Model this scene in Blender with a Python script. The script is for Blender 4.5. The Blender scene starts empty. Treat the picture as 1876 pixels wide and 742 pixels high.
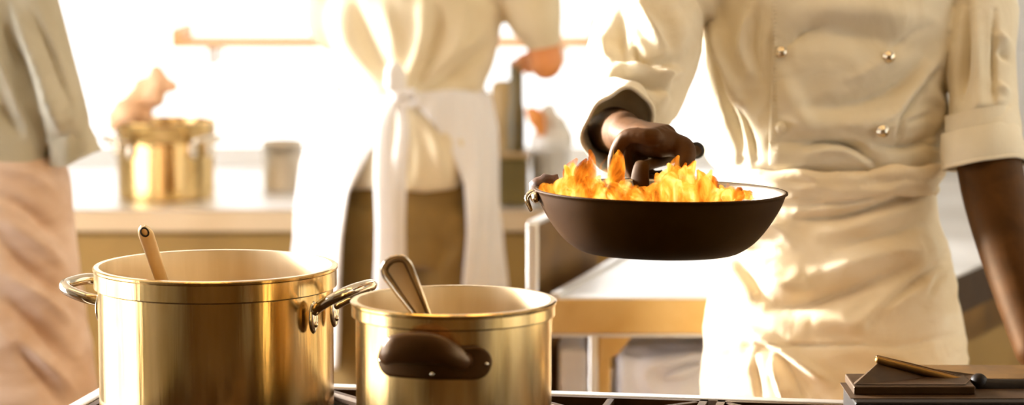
import bpy, bmesh, math, random
import numpy as np
from mathutils import Vector, Matrix, noise as mnoise
from mathutils.bvhtree import BVHTree
random.seed(7)
PI = math.pi
COL = bpy.context.scene.collection
# ------------------------------------------------------------------ camera model (1876 x 742 frame)
F = 5000.0; CX, CY = 938.0, 371.0
H = 1.63
PITCH = math.atan((371 + 200) / F)
cp, sp = math.cos(PITCH), math.sin(PITCH)
def C(px, py, Y):
    """world point seen at a pixel, at distance Y into the room"""
    u, v = (px - CX) / F, -(py - CY) / F
    d = Vector((u, cp + v * sp, v * cp - sp))
    t = Y / d.y
    return Vector((d.x * t, Y, H + d.z * t))
def proj(P):
    P = np.asarray(P); x, y, z = P[:, 0], P[:, 1], P[:, 2] - H
    dep = y * cp - z * sp
    up = y * sp + z * cp
    return CX + F * x / dep, CY - F * up / dep
V = Vector
# ------------------------------------------------------------------ materials
def srgb(r, g, b):
    f = lambda c: (c / 12.92 if c <= .04045 else ((c + .055) / 1.055) ** 2.4)
    return (f(r / 255), f(g / 255), f(b / 255), 1)
def nt(name):
    m = bpy.data.materials.new(name); m.use_nodes = True
    t = m.node_tree; return m, t, t.nodes['Principled BSDF']
def texco(t, scale=(1, 1, 1)):
    tc = t.nodes.new('ShaderNodeTexCoord'); mp = t.nodes.new('ShaderNodeMapping')
    mp.inputs['Scale'].default_value = scale
    t.links.new(tc.outputs['Object'], mp.inputs['Vector']); return mp
def noise_node(t, mp, scale, detail=4, dist=0.0):
    n = t.nodes.new('ShaderNodeTexNoise'); n.inputs['Scale'].default_value = scale
    n.inputs['Detail'].default_value = detail; n.inputs['Distortion'].default_value = dist
    t.links.new(mp.outputs[0], n.inputs['Vector']); return n
def ramp(t, fac, stops):
    r = t.nodes.new('ShaderNodeValToRGB'); e = r.color_ramp.elements
    while len(e) < len(stops): e.new(.5)
    for el, (p, c) in zip(e, stops): el.position = p; el.color = c
    t.links.new(fac, r.inputs[0]); return r
def bump(t, b, h, strength, dist):
    n = t.nodes.new('ShaderNodeBump'); n.inputs['Strength'].default_value = strength
    n.inputs['Distance'].default_value = dist
    t.links.new(h, n.inputs['Height']); t.links.new(n.outputs[0], b.inputs['Normal']); return n
def cloth(name, c1, c2, wr=.5, sc=9, stretch=(1, 1, 1)):
    m, t, b = nt(name)
    mp = texco(t, stretch); n = noise_node(t, mp, sc, 5, .6)
    mp2 = texco(t); n2 = noise_node(t, mp2, 420, 2)
    r = ramp(t, n.outputs[0], [(.3, c2), (.7, c1)])
    t.links.new(r.outputs[0], b.inputs['Base Color'])
    b.inputs['Roughness'].default_value = .85
    b.inputs['Sheen Weight'].default_value = .25
    ad = t.nodes.new('ShaderNodeMath'); ad.operation = 'MULTIPLY_ADD'; ad.inputs[1].default_value = .05
    t.links.new(n2.outputs[0], ad.inputs[0]); t.links.new(n.outputs[0], ad.inputs[2])
    bump(t, b, ad.outputs[0], wr, .012)
    return m
def metal(name, c1, c2, rough=.25, sc=(1, 1, 1), nscale=8, aniso=0.0):
    m, t, b = nt(name)
    mp = texco(t, sc); n = noise_node(t, mp, nscale, 5, .2)
    r = ramp(t, n.outputs[0], [(.3, c1), (.7, c2)])
    t.links.new(r.outputs[0], b.inputs['Base Color']); b.inputs['Metallic'].default_value = 1
    mr = t.nodes.new('ShaderNodeMapRange'); mr.inputs[3].default_value = rough * .75; mr.inputs[4].default_value = rough * 1.3
    t.links.new(n.outputs[0], mr.inputs[0]); t.links.new(mr.outputs[0], b.inputs['Roughness'])
    b.inputs['Anisotropic'].default_value = aniso
    return m
def plain(name, c1, c2, rough=.6, nscale=12, bmp=0.0, spec=.5, metallic=0):
    m, t, b = nt(name)
    mp = texco(t); n = noise_node(t, mp, nscale, 5, .3)
    r = ramp(t, n.outputs[0], [(.3, c1), (.7, c2)])
    t.links.new(r.outputs[0], b.inputs['Base Color'])
    b.inputs['Roughness'].default_value = rough; b.inputs['Specular IOR Level'].default_value = spec
    b.inputs['Metallic'].default_value = metallic
    if bmp: bump(t, b, n.outputs[0], bmp, .004)
    return m
M = {}
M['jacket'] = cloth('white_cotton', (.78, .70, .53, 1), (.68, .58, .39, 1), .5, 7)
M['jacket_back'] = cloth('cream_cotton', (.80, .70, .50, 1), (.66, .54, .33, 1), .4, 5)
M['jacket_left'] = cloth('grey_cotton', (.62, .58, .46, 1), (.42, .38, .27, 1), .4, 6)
M['apron'] = cloth('apron_cotton', (.84, .72, .52, 1), (.76, .61, .38, 1), .5, 8, (1, 1, 1.6))
M['apron_white'] = cloth('white_apron_cotton', (.88, .87, .86, 1), (.82, .80, .80, 1), .3, 6)
M['apron_pink'] = cloth('pale_apron_cotton', (.84, .66, .54, 1), (.60, .40, .26, 1), .5, 6, (1, 1, 2.2))
M['trousers'] = cloth('olive_brown_cotton', (.25, .145, .028, 1), (.17, .095, .017, 1), .3, 10)
M['skin_dark'] = plain('deep_brown_skin', (.036, .012, .0015, 1), (.065, .023, .004, 1), .58, 30, .15, .28)
M['skin_warm'] = plain('warm_skin', (.66, .24, .07, 1), (.76, .32, .10, 1), .5, 20, .1)
M['hair'] = plain('dark_hair', (.02, .012, .006, 1), (.05, .03, .015, 1), .5, 60, .5)
M['shoe'] = plain('black_leather', (.015, .012, .01, 1), (.03, .025, .02, 1), .35, 20, .1)
M['steel_pot'] = metal('brushed_steel_golden', (.52, .32, .09, 1), (.88, .64, .30, 1), .2, (1, 1, .12), 26, 0)
t_ = M['steel_pot'].node_tree; mp_ = texco(t_, (1, 1, .05)); n_ = noise_node(t_, mp_, 55, 3, .8); bump(t_, t_.nodes['Principled BSDF'], n_.outputs[0], .35, .0016)
M['steel_inside'] = metal('satin_inside_steel', (.66, .50, .28, 1), (.84, .70, .48, 1), .55, (1, 1, .12), 20, 0)
M['steel_pale'] = metal('pale_steel', (.70, .60, .44, 1), (.88, .80, .66, 1), .28, (1, 1, .3), 10)
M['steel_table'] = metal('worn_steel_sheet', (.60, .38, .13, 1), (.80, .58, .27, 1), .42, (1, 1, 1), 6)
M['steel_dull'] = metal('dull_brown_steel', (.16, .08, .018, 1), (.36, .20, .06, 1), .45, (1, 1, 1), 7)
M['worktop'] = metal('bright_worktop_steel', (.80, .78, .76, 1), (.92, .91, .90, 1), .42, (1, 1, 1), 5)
M['chrome'] = metal('polished_steel', (.72, .60, .42, 1), (.92, .84, .70, 1), .12, (1, 1, 1), 20)
M['iron'] = plain('seasoned_black_iron', (.028, .0095, .0004, 1), (.042, .0155, .0007, 1), .62, 14, .15, .12)
M['pan_inner'] = metal('worn_pan_inside', (.30, .24, .17, 1), (.55, .50, .44, 1), .35, (1, 1, 1), 14)
M['cast'] = plain('cast_iron', (.018, .008, .003, 1), (.04, .018, .007, 1), .45, 25, .3)
M['bakelite'] = plain('dark_brown_handle', (.040, .014, .003, 1), (.085, .034, .009, 1), .28, 16, .1, .6)
M['blackplastic'] = plain('black_plastic', (.008, .004, .002, 1), (.014, .008, .004, 1), .5, 20, 0, .2)
M['char'] = plain('charred_food', (.03, .01, .003, 1), (.14, .05, .012, 1), .6, 30, .6)
M['orange'] = plain('orange_food', (.75, .25, .04, 1), (.9, .42, .12, 1), .6, 20, .2)
M['peach'] = cloth('peach_cloth', (.96, .66, .42, 1), (.94, .56, .30, 1), .4, 9)
M['paleplastic'] = plain('pale_plastic', (.80, .78, .72, 1), (.9, .88, .84, 1), .5, 8)
M['lavender'] = plain('pale_lavender_plastic', (.84, .82, .90, 1), (.94, .93, .96, 1), .45, 8)
M['olive_glass'] = plain('dark_olive_glass', (.085, .058, .008, 1), (.15, .10, .018, 1), .35, 8)
M['brown_tin'] = plain('brown_enamel', (.28, .17, .05, 1), (.42, .27, .10, 1), .5, 8)
M['grill'] = plain('grimy_grill_paint', (.028, .011, .002, 1), (.062, .028, .006, 1), .5, 18, .2, .3)
M['ledge'] = plain('worn_brown_metal', (.07, .034, .006, 1), (.14, .07, .016, 1), .5, 22, .1, .3)
M['shelf'] = plain('warm_wood_shelf', (.80, .42, .16, 1), (.88, .52, .22, 1), .5, 8)
M['cabinet'] = plain('brown_cabinet_front', (.25, .145, .03, 1), (.34, .205, .05, 1), .5, 5)
M['cab_edge'] = plain('tan_counter_edge', (.62, .46, .27, 1), (.70, .54, .34, 1), .5, 5)
M['floor'] = plain('brown_tile_floor', (.10, .045, .012, 1), (.16, .08, .025, 1), .35, 6)
M['plaster'] = plain('warm_plaster', (.24, .13, .03, 1), (.36, .21, .06, 1), .7, 3)
M['ceiling'] = plain('ceiling_paint', (.72, .62, .48, 1), (.78, .68, .54, 1), .8, 3)
M['frame'] = plain('white_window_frame', (.8, .8, .78, 1), (.86, .86, .84, 1), .4, 5)
def tiles(name, c1, c2, mortar, w=.2, h=.1):
    m, t, b = nt(name)
    tc = t.nodes.new('ShaderNodeTexCoord'); sx = t.nodes.new('ShaderNodeSeparateXYZ'); cb = t.nodes.new('ShaderNodeCombineXYZ')
    ad = t.nodes.new('ShaderNodeMath'); ad.operation = 'ADD'
    t.links.new(tc.outputs['Object'], sx.inputs[0]); t.links.new(sx.outputs[0], ad.inputs[0]); t.links.new(sx.outputs[1], ad.inputs[1])
    t.links.new(ad.outputs[0], cb.inputs[0]); t.links.new(sx.outputs[2], cb.inputs[1])
    br = t.nodes.new('ShaderNodeTexBrick'); br.inputs['Scale'].default_value = 1
    br.inputs['Brick Width'].default_value = w; br.inputs['Row Height'].default_value = h
    br.inputs['Mortar Size'].default_value = .003; br.offset = 0
    br.inputs['Color1'].default_value = c1; br.inputs['Color2'].default_value = c2; br.inputs['Mortar'].default_value = mortar
    t.links.new(cb.outputs[0], br.inputs['Vector']); t.links.new(br.outputs['Color'], b.inputs['Base Color'])
    b.inputs['Roughness'].default_value = .3
    return m
M['tile'] = tiles('white_wall_tiles', (.84, .86, .86, 1), (.82, .84, .84, 1), (.68, .7, .7, 1), .3, .3)
def emit(name, c, s):
    m = bpy.data.materials.new(name); m.use_nodes = True; t = m.node_tree
    t.nodes.clear(); e = t.nodes.new('ShaderNodeEmission'); o = t.nodes.new('ShaderNodeOutputMaterial')
    e.inputs[0].default_value = c; e.inputs[1].default_value = s
    t.links.new(e.outputs[0], o.inputs[0]); return m
M['day'] = emit('daylight_window', (1, .985, .95, 1), 3.2)
M['day_side'] = emit('daylight_side_window', (.97, .98, 1, 1), 11.0)
M['day_right'] = emit('daylight_right_window', (1, .88, .66, 1), 3.6)
M['lamp'] = emit('warm_fill', (1, .62, .20, 1), 2.4)  # glow of the fill lamps added above the camera
M['fill_bright'] = emit('bright_warm_fill', (1, .645, .26, 1), 10.0)  # stronger glow of the fill lamps added over the range
def flame_mat():
    m = bpy.data.materials.new('flame'); m.use_nodes = True; t = m.node_tree; t.nodes.clear()
    o = t.nodes.new('ShaderNodeOutputMaterial'); e = t.nodes.new('ShaderNodeEmission'); tr = t.nodes.new('ShaderNodeBsdfTransparent')
    mx = t.nodes.new('ShaderNodeMixShader')
    mp = texco(t, (1, 1, .45)); n = noise_node(t, mp, 34, 4, 1.2)
    r = ramp(t, n.outputs[0], [(.30, (.45, .06, .002, 1)), (.45, (1, .24, .012, 1)), (.58, (1, .42, .04, 1)), (.74, (1, .80, .26, 1))])
    t.links.new(r.outputs[0], e.inputs[0])
    mr = t.nodes.new('ShaderNodeMapRange'); mr.inputs[1].default_value = .3; mr.inputs[2].default_value = .7
    mr.inputs[3].default_value = .9; mr.inputs[4].default_value = 3.6
    t.links.new(n.outputs[0], mr.inputs[0]); t.links.new(mr.outputs[0], e.inputs[1])
    lw = t.nodes.new('ShaderNodeLayerWeight'); lw.inputs[0].default_value = .35
    mp2 = texco(t, (1, 1, .35)); n2 = noise_node(t, mp2, 26, 3, 1.0)
    a = t.nodes.new('ShaderNodeMapRange'); a.inputs[1].default_value = .38; a.inputs[2].default_value = .6
    t.links.new(n2.outputs[0], a.inputs[0])
    inv = t.nodes.new('ShaderNodeMath'); inv.operation = 'SUBTRACT'; inv.inputs[0].default_value = 1.0; inv.use_clamp = True
    t.links.new(lw.outputs['Facing'], inv.inputs[1])
    mul = t.nodes.new('ShaderNodeMath'); mul.operation = 'MULTIPLY'
    pw = t.nodes.new('ShaderNodeMath'); pw.operation = 'POWER'; pw.inputs[1].default_value = 1.7; t.links.new(inv.outputs[0], pw.inputs[0])
    t.links.new(a.outputs[0], mul.inputs[0]); t.links.new(pw.outputs[0], mul.inputs[1])
    t.links.new(mul.outputs[0], mx.inputs[0]); t.links.new(tr.outputs[0], mx.inputs[1]); t.links.new(e.outputs[0], mx.inputs[2])
    t.links.new(mx.outputs[0], o.inputs[0]); return m
M['flame'] = flame_mat()
for k_ in ('iron', 'skin_dark', 'bakelite', 'cast'):
    M[k_].node_tree.nodes['Principled BSDF'].inputs['Specular Tint'].default_value = (1, .62, .28, 1)
# ------------------------------------------------------------------ object helpers
def tag(o, label=None, cat=None, group=None, kind=None):
    if label: o['label'] = label
    if cat: o['category'] = cat
    if group: o['group'] = group
    if kind: o['kind'] = kind
    return o
def base_of(p):
    b = V((0, 0, 0))
    while p is not None: b += p.location; p = p.parent
    return b
def mk(name, geo, mat, parent=None, loc=None, smooth=True, bevel=0):
    """geo: bmesh in world coordinates (or local when the parent chain carries a rotation)"""
    me = geo
    if isinstance(geo, bmesh.types.BMesh):
        me = bpy.data.meshes.new(name); bmesh.ops.recalc_face_normals(geo, faces=geo.faces); geo.to_mesh(me); geo.free()
    o = bpy.data.objects.new(name, me); COL.objects.link(o)
    me.materials.clear(); me.materials.append(mat)
    off = base_of(parent) if parent is not None else (V(loc) if loc is not None else V((0, 0, 0)))
    if parent is not None: o.parent = parent
    else: o.location = off
    if off.length: me.transform(Matrix.Translation(-off))
    if smooth:
        me.polygons.foreach_set('use_smooth', [True] * len(me.polygons))
    if bevel:
        b = o.modifiers.new('Bevel', 'BEVEL'); b.width = bevel; b.segments = 2; b.limit_method = 'ANGLE'
        me.polygons.foreach_set('use_smooth', [False] * len(me.polygons))
    return o
def empty(name, loc, rz=0):
    o = bpy.data.objects.new(name, None); COL.objects.link(o); o.location = loc; o.rotation_euler = (0, 0, rz); o.empty_display_size = .05
    return o
def box(bm, a, b, M4=None):
    x0, y0, z0 = a; x1, y1, z1 = b
    v = [bm.verts.new(p) for p in ((x0, y0, z0), (x1, y0, z0), (x1, y1, z0), (x0, y1, z0), (x0, y0, z1), (x1, y0, z1), (x1, y1, z1), (x0, y1, z1))]
    if M4 is not None:
        for q in v: q.co = M4 @ q.co
    for f in ((0, 3, 2, 1), (4, 5, 6, 7), (0, 1, 5, 4), (1, 2, 6, 5), (2, 3, 7, 6), (3, 0, 4, 7)): bm.faces.new([v[i] for i in f])
    return bm
def bx(a, b): return box(bmesh.new(), a, b)
def prism(bm, poly, z0, z1):
    lo = [bm.verts.new((p[0], p[1], z0)) for p in poly]; hi = [bm.verts.new((p[0], p[1], z1)) for p in poly]
    n = len(poly); bm.faces.new(lo[::-1]); bm.faces.new(hi)
    for i in range(n): bm.faces.new((lo[i], lo[(i + 1) % n], hi[(i + 1) % n], hi[i]))
    return bm
def lathe(bm, prof, c=(0, 0, 0), n=96, closed=False, f=None):
    rings = []
    for (r, z) in prof:
        if r < 1e-6: rings.append([bm.verts.new((c[0], c[1], c[2] + z))])
        else: rings.append([bm.verts.new((c[0] + r * math.cos(2 * PI * i / n), c[1] + r * math.sin(2 * PI * i / n), c[2] + z)) for i in range(n)])
    pairs = list(zip(rings, rings[1:])) + ([(rings[-1], rings[0])] if closed else [])
    for a, b in pairs:
        for i in range(n):
            j = (i + 1) % n
            if len(a) == 1 and len(b) == 1: continue
            if len(a) == 1: bm.faces.new((a[0], b[i], b[j]))
            elif len(b) == 1: bm.faces.new((a[i], b[0], a[j]))
            else: bm.faces.new((a[i], b[i], b[j], a[j]))
    return bm
def cr(pts, k=6):
    """catmull-rom resample of tuples (any length)"""
    P = [np.array(p, float) for p in pts]
    P = [2 * P[0] - P[1]] + P + [2 * P[-1] - P[-2]]
    out = []
    for i in range(1, len(P) - 2):
        for j in range(k):
            t = j / k
            out.append(.5 * ((2 * P[i]) + (-P[i - 1] + P[i + 1]) * t + (2 * P[i - 1] - 5 * P[i] + 4 * P[i + 1] - P[i + 2]) * t * t + (-P[i - 1] + 3 * P[i] - 3 * P[i + 1] + P[i + 2]) * t ** 3))
    out.append(P[-2]); return out
def sweep(bm, path, rad, n=16, up=(0, 0, 1), k=5, cap='round', closed=False, sq=2.0):
    """tube through path; rad = number or (side, up) per point"""
    path = [V(p) for p in path]
    R = [(r, r) if not isinstance(r, (tuple, list)) else tuple(r) for r in (rad if isinstance(rad, (list,)) else [rad] * len(path))]
    if not closed and k > 1:
        q = cr([(*p, *r) for p, r in zip(path, R)], k)
        path = [V(a[:3]) for a in q]; R = [(a[3], a[4]) for a in q]
    if cap == 'round' and not closed:
        t0 = (path[0] - path[1]).normalized(); t1 = (path[-1] - path[-2]).normalized()
        pre = []; post = []
        for s in (.95, .75, .45, .2):
            c = math.sqrt(1 - s * s)
            pre.append((path[0] + t0 * min(R[0]) * s, (R[0][0] * c, R[0][1] * c)))
            post.insert(0, (path[-1] + t1 * min(R[-1]) * s, (R[-1][0] * c, R[-1][1] * c)))
        path = [p for p, _ in pre] + path + [p for p, _ in post]; R = [r for _, r in pre] + R + [r for _, r in post]
    rings = []; N = len(path); upv = V(up)
    for i, p in enumerate(path):
        if closed: t = (path[(i + 1) % N] - path[i - 1]).normalized()
        else: t = (path[min(i + 1, N - 1)] - path[max(i - 1, 0)]).normalized()
        side = t.cross(upv)
        if side.length < 1e-3: side = t.cross(V((0, 1, 0.01)))
        side.normalize(); u = side.cross(t).normalized()
        ring = []
        for j in range(n):
            a = 2 * PI * j / n; ca, sa = math.cos(a), math.sin(a)
            ca = math.copysign(abs(ca) ** (2 / sq), ca); sa = math.copysign(abs(sa) ** (2 / sq), sa)
            ring.append(bm.verts.new(p + side * R[i][0] * ca + u * R[i][1] * sa))
        rings.append(ring)
    prs = list(zip(rings, rings[1:])) + ([(rings[-1], rings[0])] if closed else [])
    for a, b in prs:
        for j in range(n): bm.faces.new((a[j], a[(j + 1) % n], b[(j + 1) % n], b[j]))
    if not closed and cap: bm.faces.new(rings[0][::-1]); bm.faces.new(rings[-1])
    return bm
def ell(bm, c, r, rot=None, seg=20):
    ret = bmesh.ops.create_uvsphere(bm, u_segments=seg, v_segments=max(6, seg // 2), radius=1)
    Mx = Matrix.Translation(V(c)) @ (rot.to_4x4() if rot is not None else Matrix()) @ Matrix.Diagonal((*r, 1))
    bmesh.ops.transform(bm, matrix=Mx, verts=ret['verts']); return bm
def loft(bm, rows, n=72, k=5, capends=True, sq=2.25):
    """rows: (cx, cy, z, halfwidth, halfdepth) stacked horizontal superellipses"""
    q = cr(rows, k); rings = []
    for (cx, cy, z, a, b) in q:
        ring = []
        for j in range(n):
            t = 2 * PI * j / n; c_, s_ = math.cos(t), math.sin(t)
            ring.append(bm.verts.new((cx + a * math.copysign(abs(c_) ** (2 / sq), c_), cy + b * math.copysign(abs(s_) ** (2 / sq), s_), z)))
        rings.append(ring)
    for a, b in zip(rings, rings[1:]):
        for j in range(n): bm.faces.new((a[j], a[(j + 1) % n], b[(j + 1) % n], b[j]))
    if capends: bm.faces.new(rings[0][::-1]); bm.faces.new(rings[-1])
    return bm
def remesh(bm, voxel, smooth=4, fac=.5):
    me = bpy.data.meshes.new('tmp'); bmesh.ops.recalc_face_normals(bm, faces=bm.faces); bm.to_mesh(me); bm.free()
    o = bpy.data.objects.new('tmp', me); COL.objects.link(o)
    r = o.modifiers.new('r', 'REMESH'); r.mode = 'VOXEL'; r.voxel_size = voxel; r.adaptivity = 0
    if smooth: s = o.modifiers.new('s', 'SMOOTH'); s.iterations = smooth; s.factor = fac
    dg = bpy.context.evaluated_depsgraph_get(); out = bpy.data.meshes.new_from_object(o.evaluated_get(dg))
    bpy.data.objects.remove(o); bpy.data.meshes.remove(me); return out
def arrays(me):
    n = len(me.vertices); co = np.empty(n * 3); no = np.empty(n * 3)
    me.vertices.foreach_get('co', co); me.vertices.foreach_get('normal', no)
    return co.reshape(-1, 3), no.reshape(-1, 3)
def fold_field(px, py, folds):
    out = np.zeros_like(px)
    for pts, w, h in folds:
        P = np.array(cr([(float(a), float(b)) for a, b in pts], 4)) if len(pts) > 2 else np.array(pts, float)
        seg = np.linalg.norm(np.diff(P, axis=0), axis=1); L = np.concatenate([[0], np.cumsum(seg)]); T = L[-1]
        best = np.full(px.shape, 1e9); tt = np.zeros_like(px)
        for i in range(len(P) - 1):
            a, d = P[i], P[i + 1] - P[i]; l2 = (d ** 2).sum() + 1e-9
            s = np.clip(((px - a[0]) * d[0] + (py - a[1]) * d[1]) / l2, 0, 1)
            dd = np.hypot(px - a[0] - s * d[0], py - a[1] - s * d[1])
            m = dd < best; best = np.where(m, dd, best); tt = np.where(m, (L[i] + s * seg[i]) / T, tt)
        taper = np.sin(np.clip(tt, .04, .96) * PI) ** .6
        out += h * np.exp(-(best / w) ** 2) * taper
    return out
def drape(me, folds, toward=(0, -1, 0), nz=0.004, nsc=(9, 9, 5), seed=0, nz2=0.0, band=None):
    folds = [(p_, w_ * .85, h_ * 1.55) for p_, w_, h_ in (folds or [])]
    """push the mesh along its normals: traced folds on the side towards the viewer plus soft wrinkles all round"""
    co, no = arrays(me); px, py = proj(co)
    fr = np.clip(no @ np.array(toward) * 1.6, 0, 1)
    d = fold_field(px, py, folds) * fr if folds else np.zeros(len(co))
    if nz:
        nn = np.array([mnoise.noise(V((c[0] * nsc[0] + seed, c[1] * nsc[1], c[2] * nsc[2] + seed))) for c in co])
        rid = 1 - np.abs(nn) * 2.2
        d = d + nz * (rid - .45)
    if nz2:
        n2 = np.array([mnoise.noise(V((c[0] * nsc[0] * 2.6 + 4, c[1] * nsc[1] * 2.6, c[2] * nsc[2] * 2.6 + seed))) for c in co])
        d = d + nz2 * 2.2 * (1 - np.abs(n2) * 2 - .5)
    if band is not None: d = d * band(co)
    co = co + no * d[:, None]
    me.vertices.foreach_set('co', co.ravel()); me.update(); return me
def grid_sheet(fn, nu, nv, th=.003, closed=False):
    """fn(u,v)->(point, outward normal): a sheet with real thickness"""
    bm = bmesh.new(); A = []; B = []
    for i in range(nu + 1):
        ra = []; rb = []
        for j in range(nv + 1):
            p, n = fn(i / nu, j / nv); p = V(p); n = V(n).normalized()
            ra.append(bm.verts.new(p)); rb.append(bm.verts.new(p - n * th))
        A.append(ra); B.append(rb)
    for i in range(nu):
        for j in range(nv):
            bm.faces.new((A[i][j], A[i + 1][j], A[i + 1][j + 1], A[i][j + 1])); bm.faces.new((B[i][j], B[i][j + 1], B[i + 1][j + 1], B[i + 1][j]))
    for i in range(nu):
        bm.faces.new((A[i][0], B[i][0], B[i + 1][0], A[i + 1][0])); bm.faces.new((A[i][nv], A[i + 1][nv], B[i + 1][nv], B[i][nv]))
    for j in range(nv):
        bm.faces.new((A[0][j], A[0][j + 1], B[0][j + 1], B[0][j])); bm.faces.new((A[nu][j], B[nu][j], B[nu][j + 1], A[nu][j + 1]))
    return bm
def crisp(o, ang=25):
    o.data.set_sharp_from_angle(angle=math.radians(ang)); return o
def line_inside(o, r, z0, mat, c):
    """inner wall and floor of a vessel take their own finish"""
    me = o.data; me.materials.append(mat)
    for p in me.polygons:
        w = p.center + base_of(o) - V(c); rr = math.hypot(w.x, w.y)
        rad_ = (p.normal.x * w.x + p.normal.y * w.y) / (rr + 1e-9)
        if rr < r and w.z > z0 and (rad_ < -.5 or (w.z < .02 and rr < r - .01)): p.material_index = 1
    return o
# ------------------------------------------------------------------ the room
def struct(name, bm, mat, parent=None, **k):
    o = mk(name, bm, mat, parent, smooth=False, **k)
    if parent is None: o['kind'] = 'structure'
    return o
XL, XR, YF, YB, ZC = -3.0, 3.0, -1.6, 7.6, 2.9
struct('floor', bx((XL - .1, YF - .1, -.1), (XR + .1, YB + .1, 0)), M['floor'])
struct('ceiling', bx((XL - .1, YF - .1, ZC), (XR + .1, YB + .1, ZC + .1)), M['ceiling'])
def wall_with_hole(name, axis, pos, a0, a1, hole, mat, thick=.12):
    h0, h1, z0, z1 = hole; bm = bmesh.new()
    def add(u0, u1, w0, w1):
        if axis == 'y': box(bm, (u0, pos, w0), (u1, pos + thick, w1))
        else: box(bm, (pos, u0, w0), (pos + thick, u1, w1))
    add(a0, h0, 0, ZC); add(h1, a1, 0, ZC); add(h0, h1, 0, z0); add(h0, h1, z1, ZC)
    return struct(name, bm, mat)
def window(name, axis, pos, hole, mat, nx=2, nz=1, depth=.05, fr=.05):
    h0, h1, z0, z1 = hole
    def b(bm, u0, u1, w0, w1, d0, d1):
        if axis == 'y': box(bm, (u0, pos + d0, w0), (u1, pos + d1, w1))
        else: box(bm, (pos + d0, u0, w0), (pos + d1, u1, w1))
    bm = bmesh.new()
    b(bm, h0, h0 + fr, z0, z1, 0, depth); b(bm, h1 - fr, h1, z0, z1, 0, depth); b(bm, h0 + fr, h1 - fr, z0, z0 + fr, 0, depth); b(bm, h0 + fr, h1 - fr, z1 - fr, z1, 0, depth)
    for i in range(1, nx): u = h0 + (h1 - h0) * i / nx; b(bm, u - .02, u + .02, z0 + fr, z1 - fr, 0, depth)
    for i in range(1, nz): w = z0 + (z1 - z0) * i / nz; b(bm, h0 + fr, h1 - fr, w - .015, w + .015, .005, depth - .005)
    o = struct(name, bm, M['frame'])
    g = bmesh.new(); b(g, h0 + .01, h1 - .01, z0 + .01, z1 - .01, depth * .5, depth * .5 + .008)
    p = mk('window_pane', g, mat, o, smooth=False); return o
HB = (-1.40, .95, .862, 2.45)
wall_with_hole('wall_back', 'y', YB, XL, XR, HB, M['tile'])
window('window_1', 'y', YB + .05, HB, M['day'], 1)
HL = (3.2, 6.2, .15, 2.5)
wall_with_hole('wall_left', 'x', XL - .12, YF, YB, HL, M['tile'])
window('window_2', 'x', XL - .08, HL, M['day_side'], 3)
HR = (4.3, 6.0, .2, 2.3)
wall_with_hole('wall_right', 'x', XR, YF, YB, HR, M['tile'])
window('window_3', 'x', XR + .03, HR, M['day_right'], 2)
struct('wall_front', bx((XL, YF - .12, 0), (XR, YF, ZC)), M['plaster'])
def fill_lamp(x, y, lab, mat):
    t = empty('fill_lamp', (x, y, ZC)); tag(t, lab, 'lamp', 'added fill lamps under the ceiling')
    mk('fill_housing', bx((x - .62, y - .16, ZC - .07), (x + .62, y + .16, ZC - .001)), M['frame'], t, bevel=.006)
    mk('fill_diffuser', bx((x - .59, y - .14, ZC - .085), (x + .59, y + .14, ZC - .0701)), mat, t, smooth=False)
for x, y, l in ((-1.2, .6, 'added warm fill lamp above the camera, on the left'), (1.2, .6, 'added warm fill lamp above the camera, on the right'),
                (-.75, 3.75, 'added warm fill lamp above the pots, on the left'), (.75, 3.75, 'added warm fill lamp above the grill, on the right')):
    fill_lamp(x, y, l, M['fill_bright' if y > 2 else 'lamp'])  # unseen fill lamps, added to warm the fronts and model the folds
# ------------------------------------------------------------------ figures
def hand_parts(bm, w, d, pn, side, curl=.5, s=1.0):
    """w wrist, d pointing direction, pn palm normal, side = direction of the thumb"""
    d = V(d).normalized(); pn = V(pn); pn = (pn - d * pn.dot(d)).normalized(); sd = V(side); sd = (sd - d * sd.dot(d) - pn * sd.dot(pn)).normalized()
    w = V(w)
    sweep(bm, [w - d * .02 * s, w + d * .03 * s, w + d * .085 * s], [(.026 * s, .018 * s), (.036 * s, .016 * s), (.040 * s, .013 * s)], 16, up=pn, cap='round')
    for i, (L, r) in enumerate(((.072, .0085), (.080, .009), (.074, .0085), (.058, .0075))):
        a = w + d * .088 * s + sd * (.029 - .0195 * i) * s
        pts = [a]; ang = .15; cur = a
        for f_ in (.42, .32, .26):
            ang += curl * (.7 if f_ == .42 else 1.0)
            cur = cur + (d * math.cos(ang) + pn * math.sin(ang)) * L * f_ * s; pts.append(cur)
        sweep(bm, pts, [r * s, r * .95 * s, r * .86 * s, r * .7 * s], 10, up=sd, k=3)
    a = w + d * .02 * s + sd * .025 * s
    sweep(bm, [a, a + sd * .024 * s + d * .028 * s + pn * .008 * s, a + sd * .034 * s + d * .055 * s + pn * .016 * s, a + sd * .034 * s + d * .078 * s + pn * .024 * s], [.015 * s, .0125 * s, .0105 * s, .0085 * s], 10, up=pn, k=3)
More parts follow.
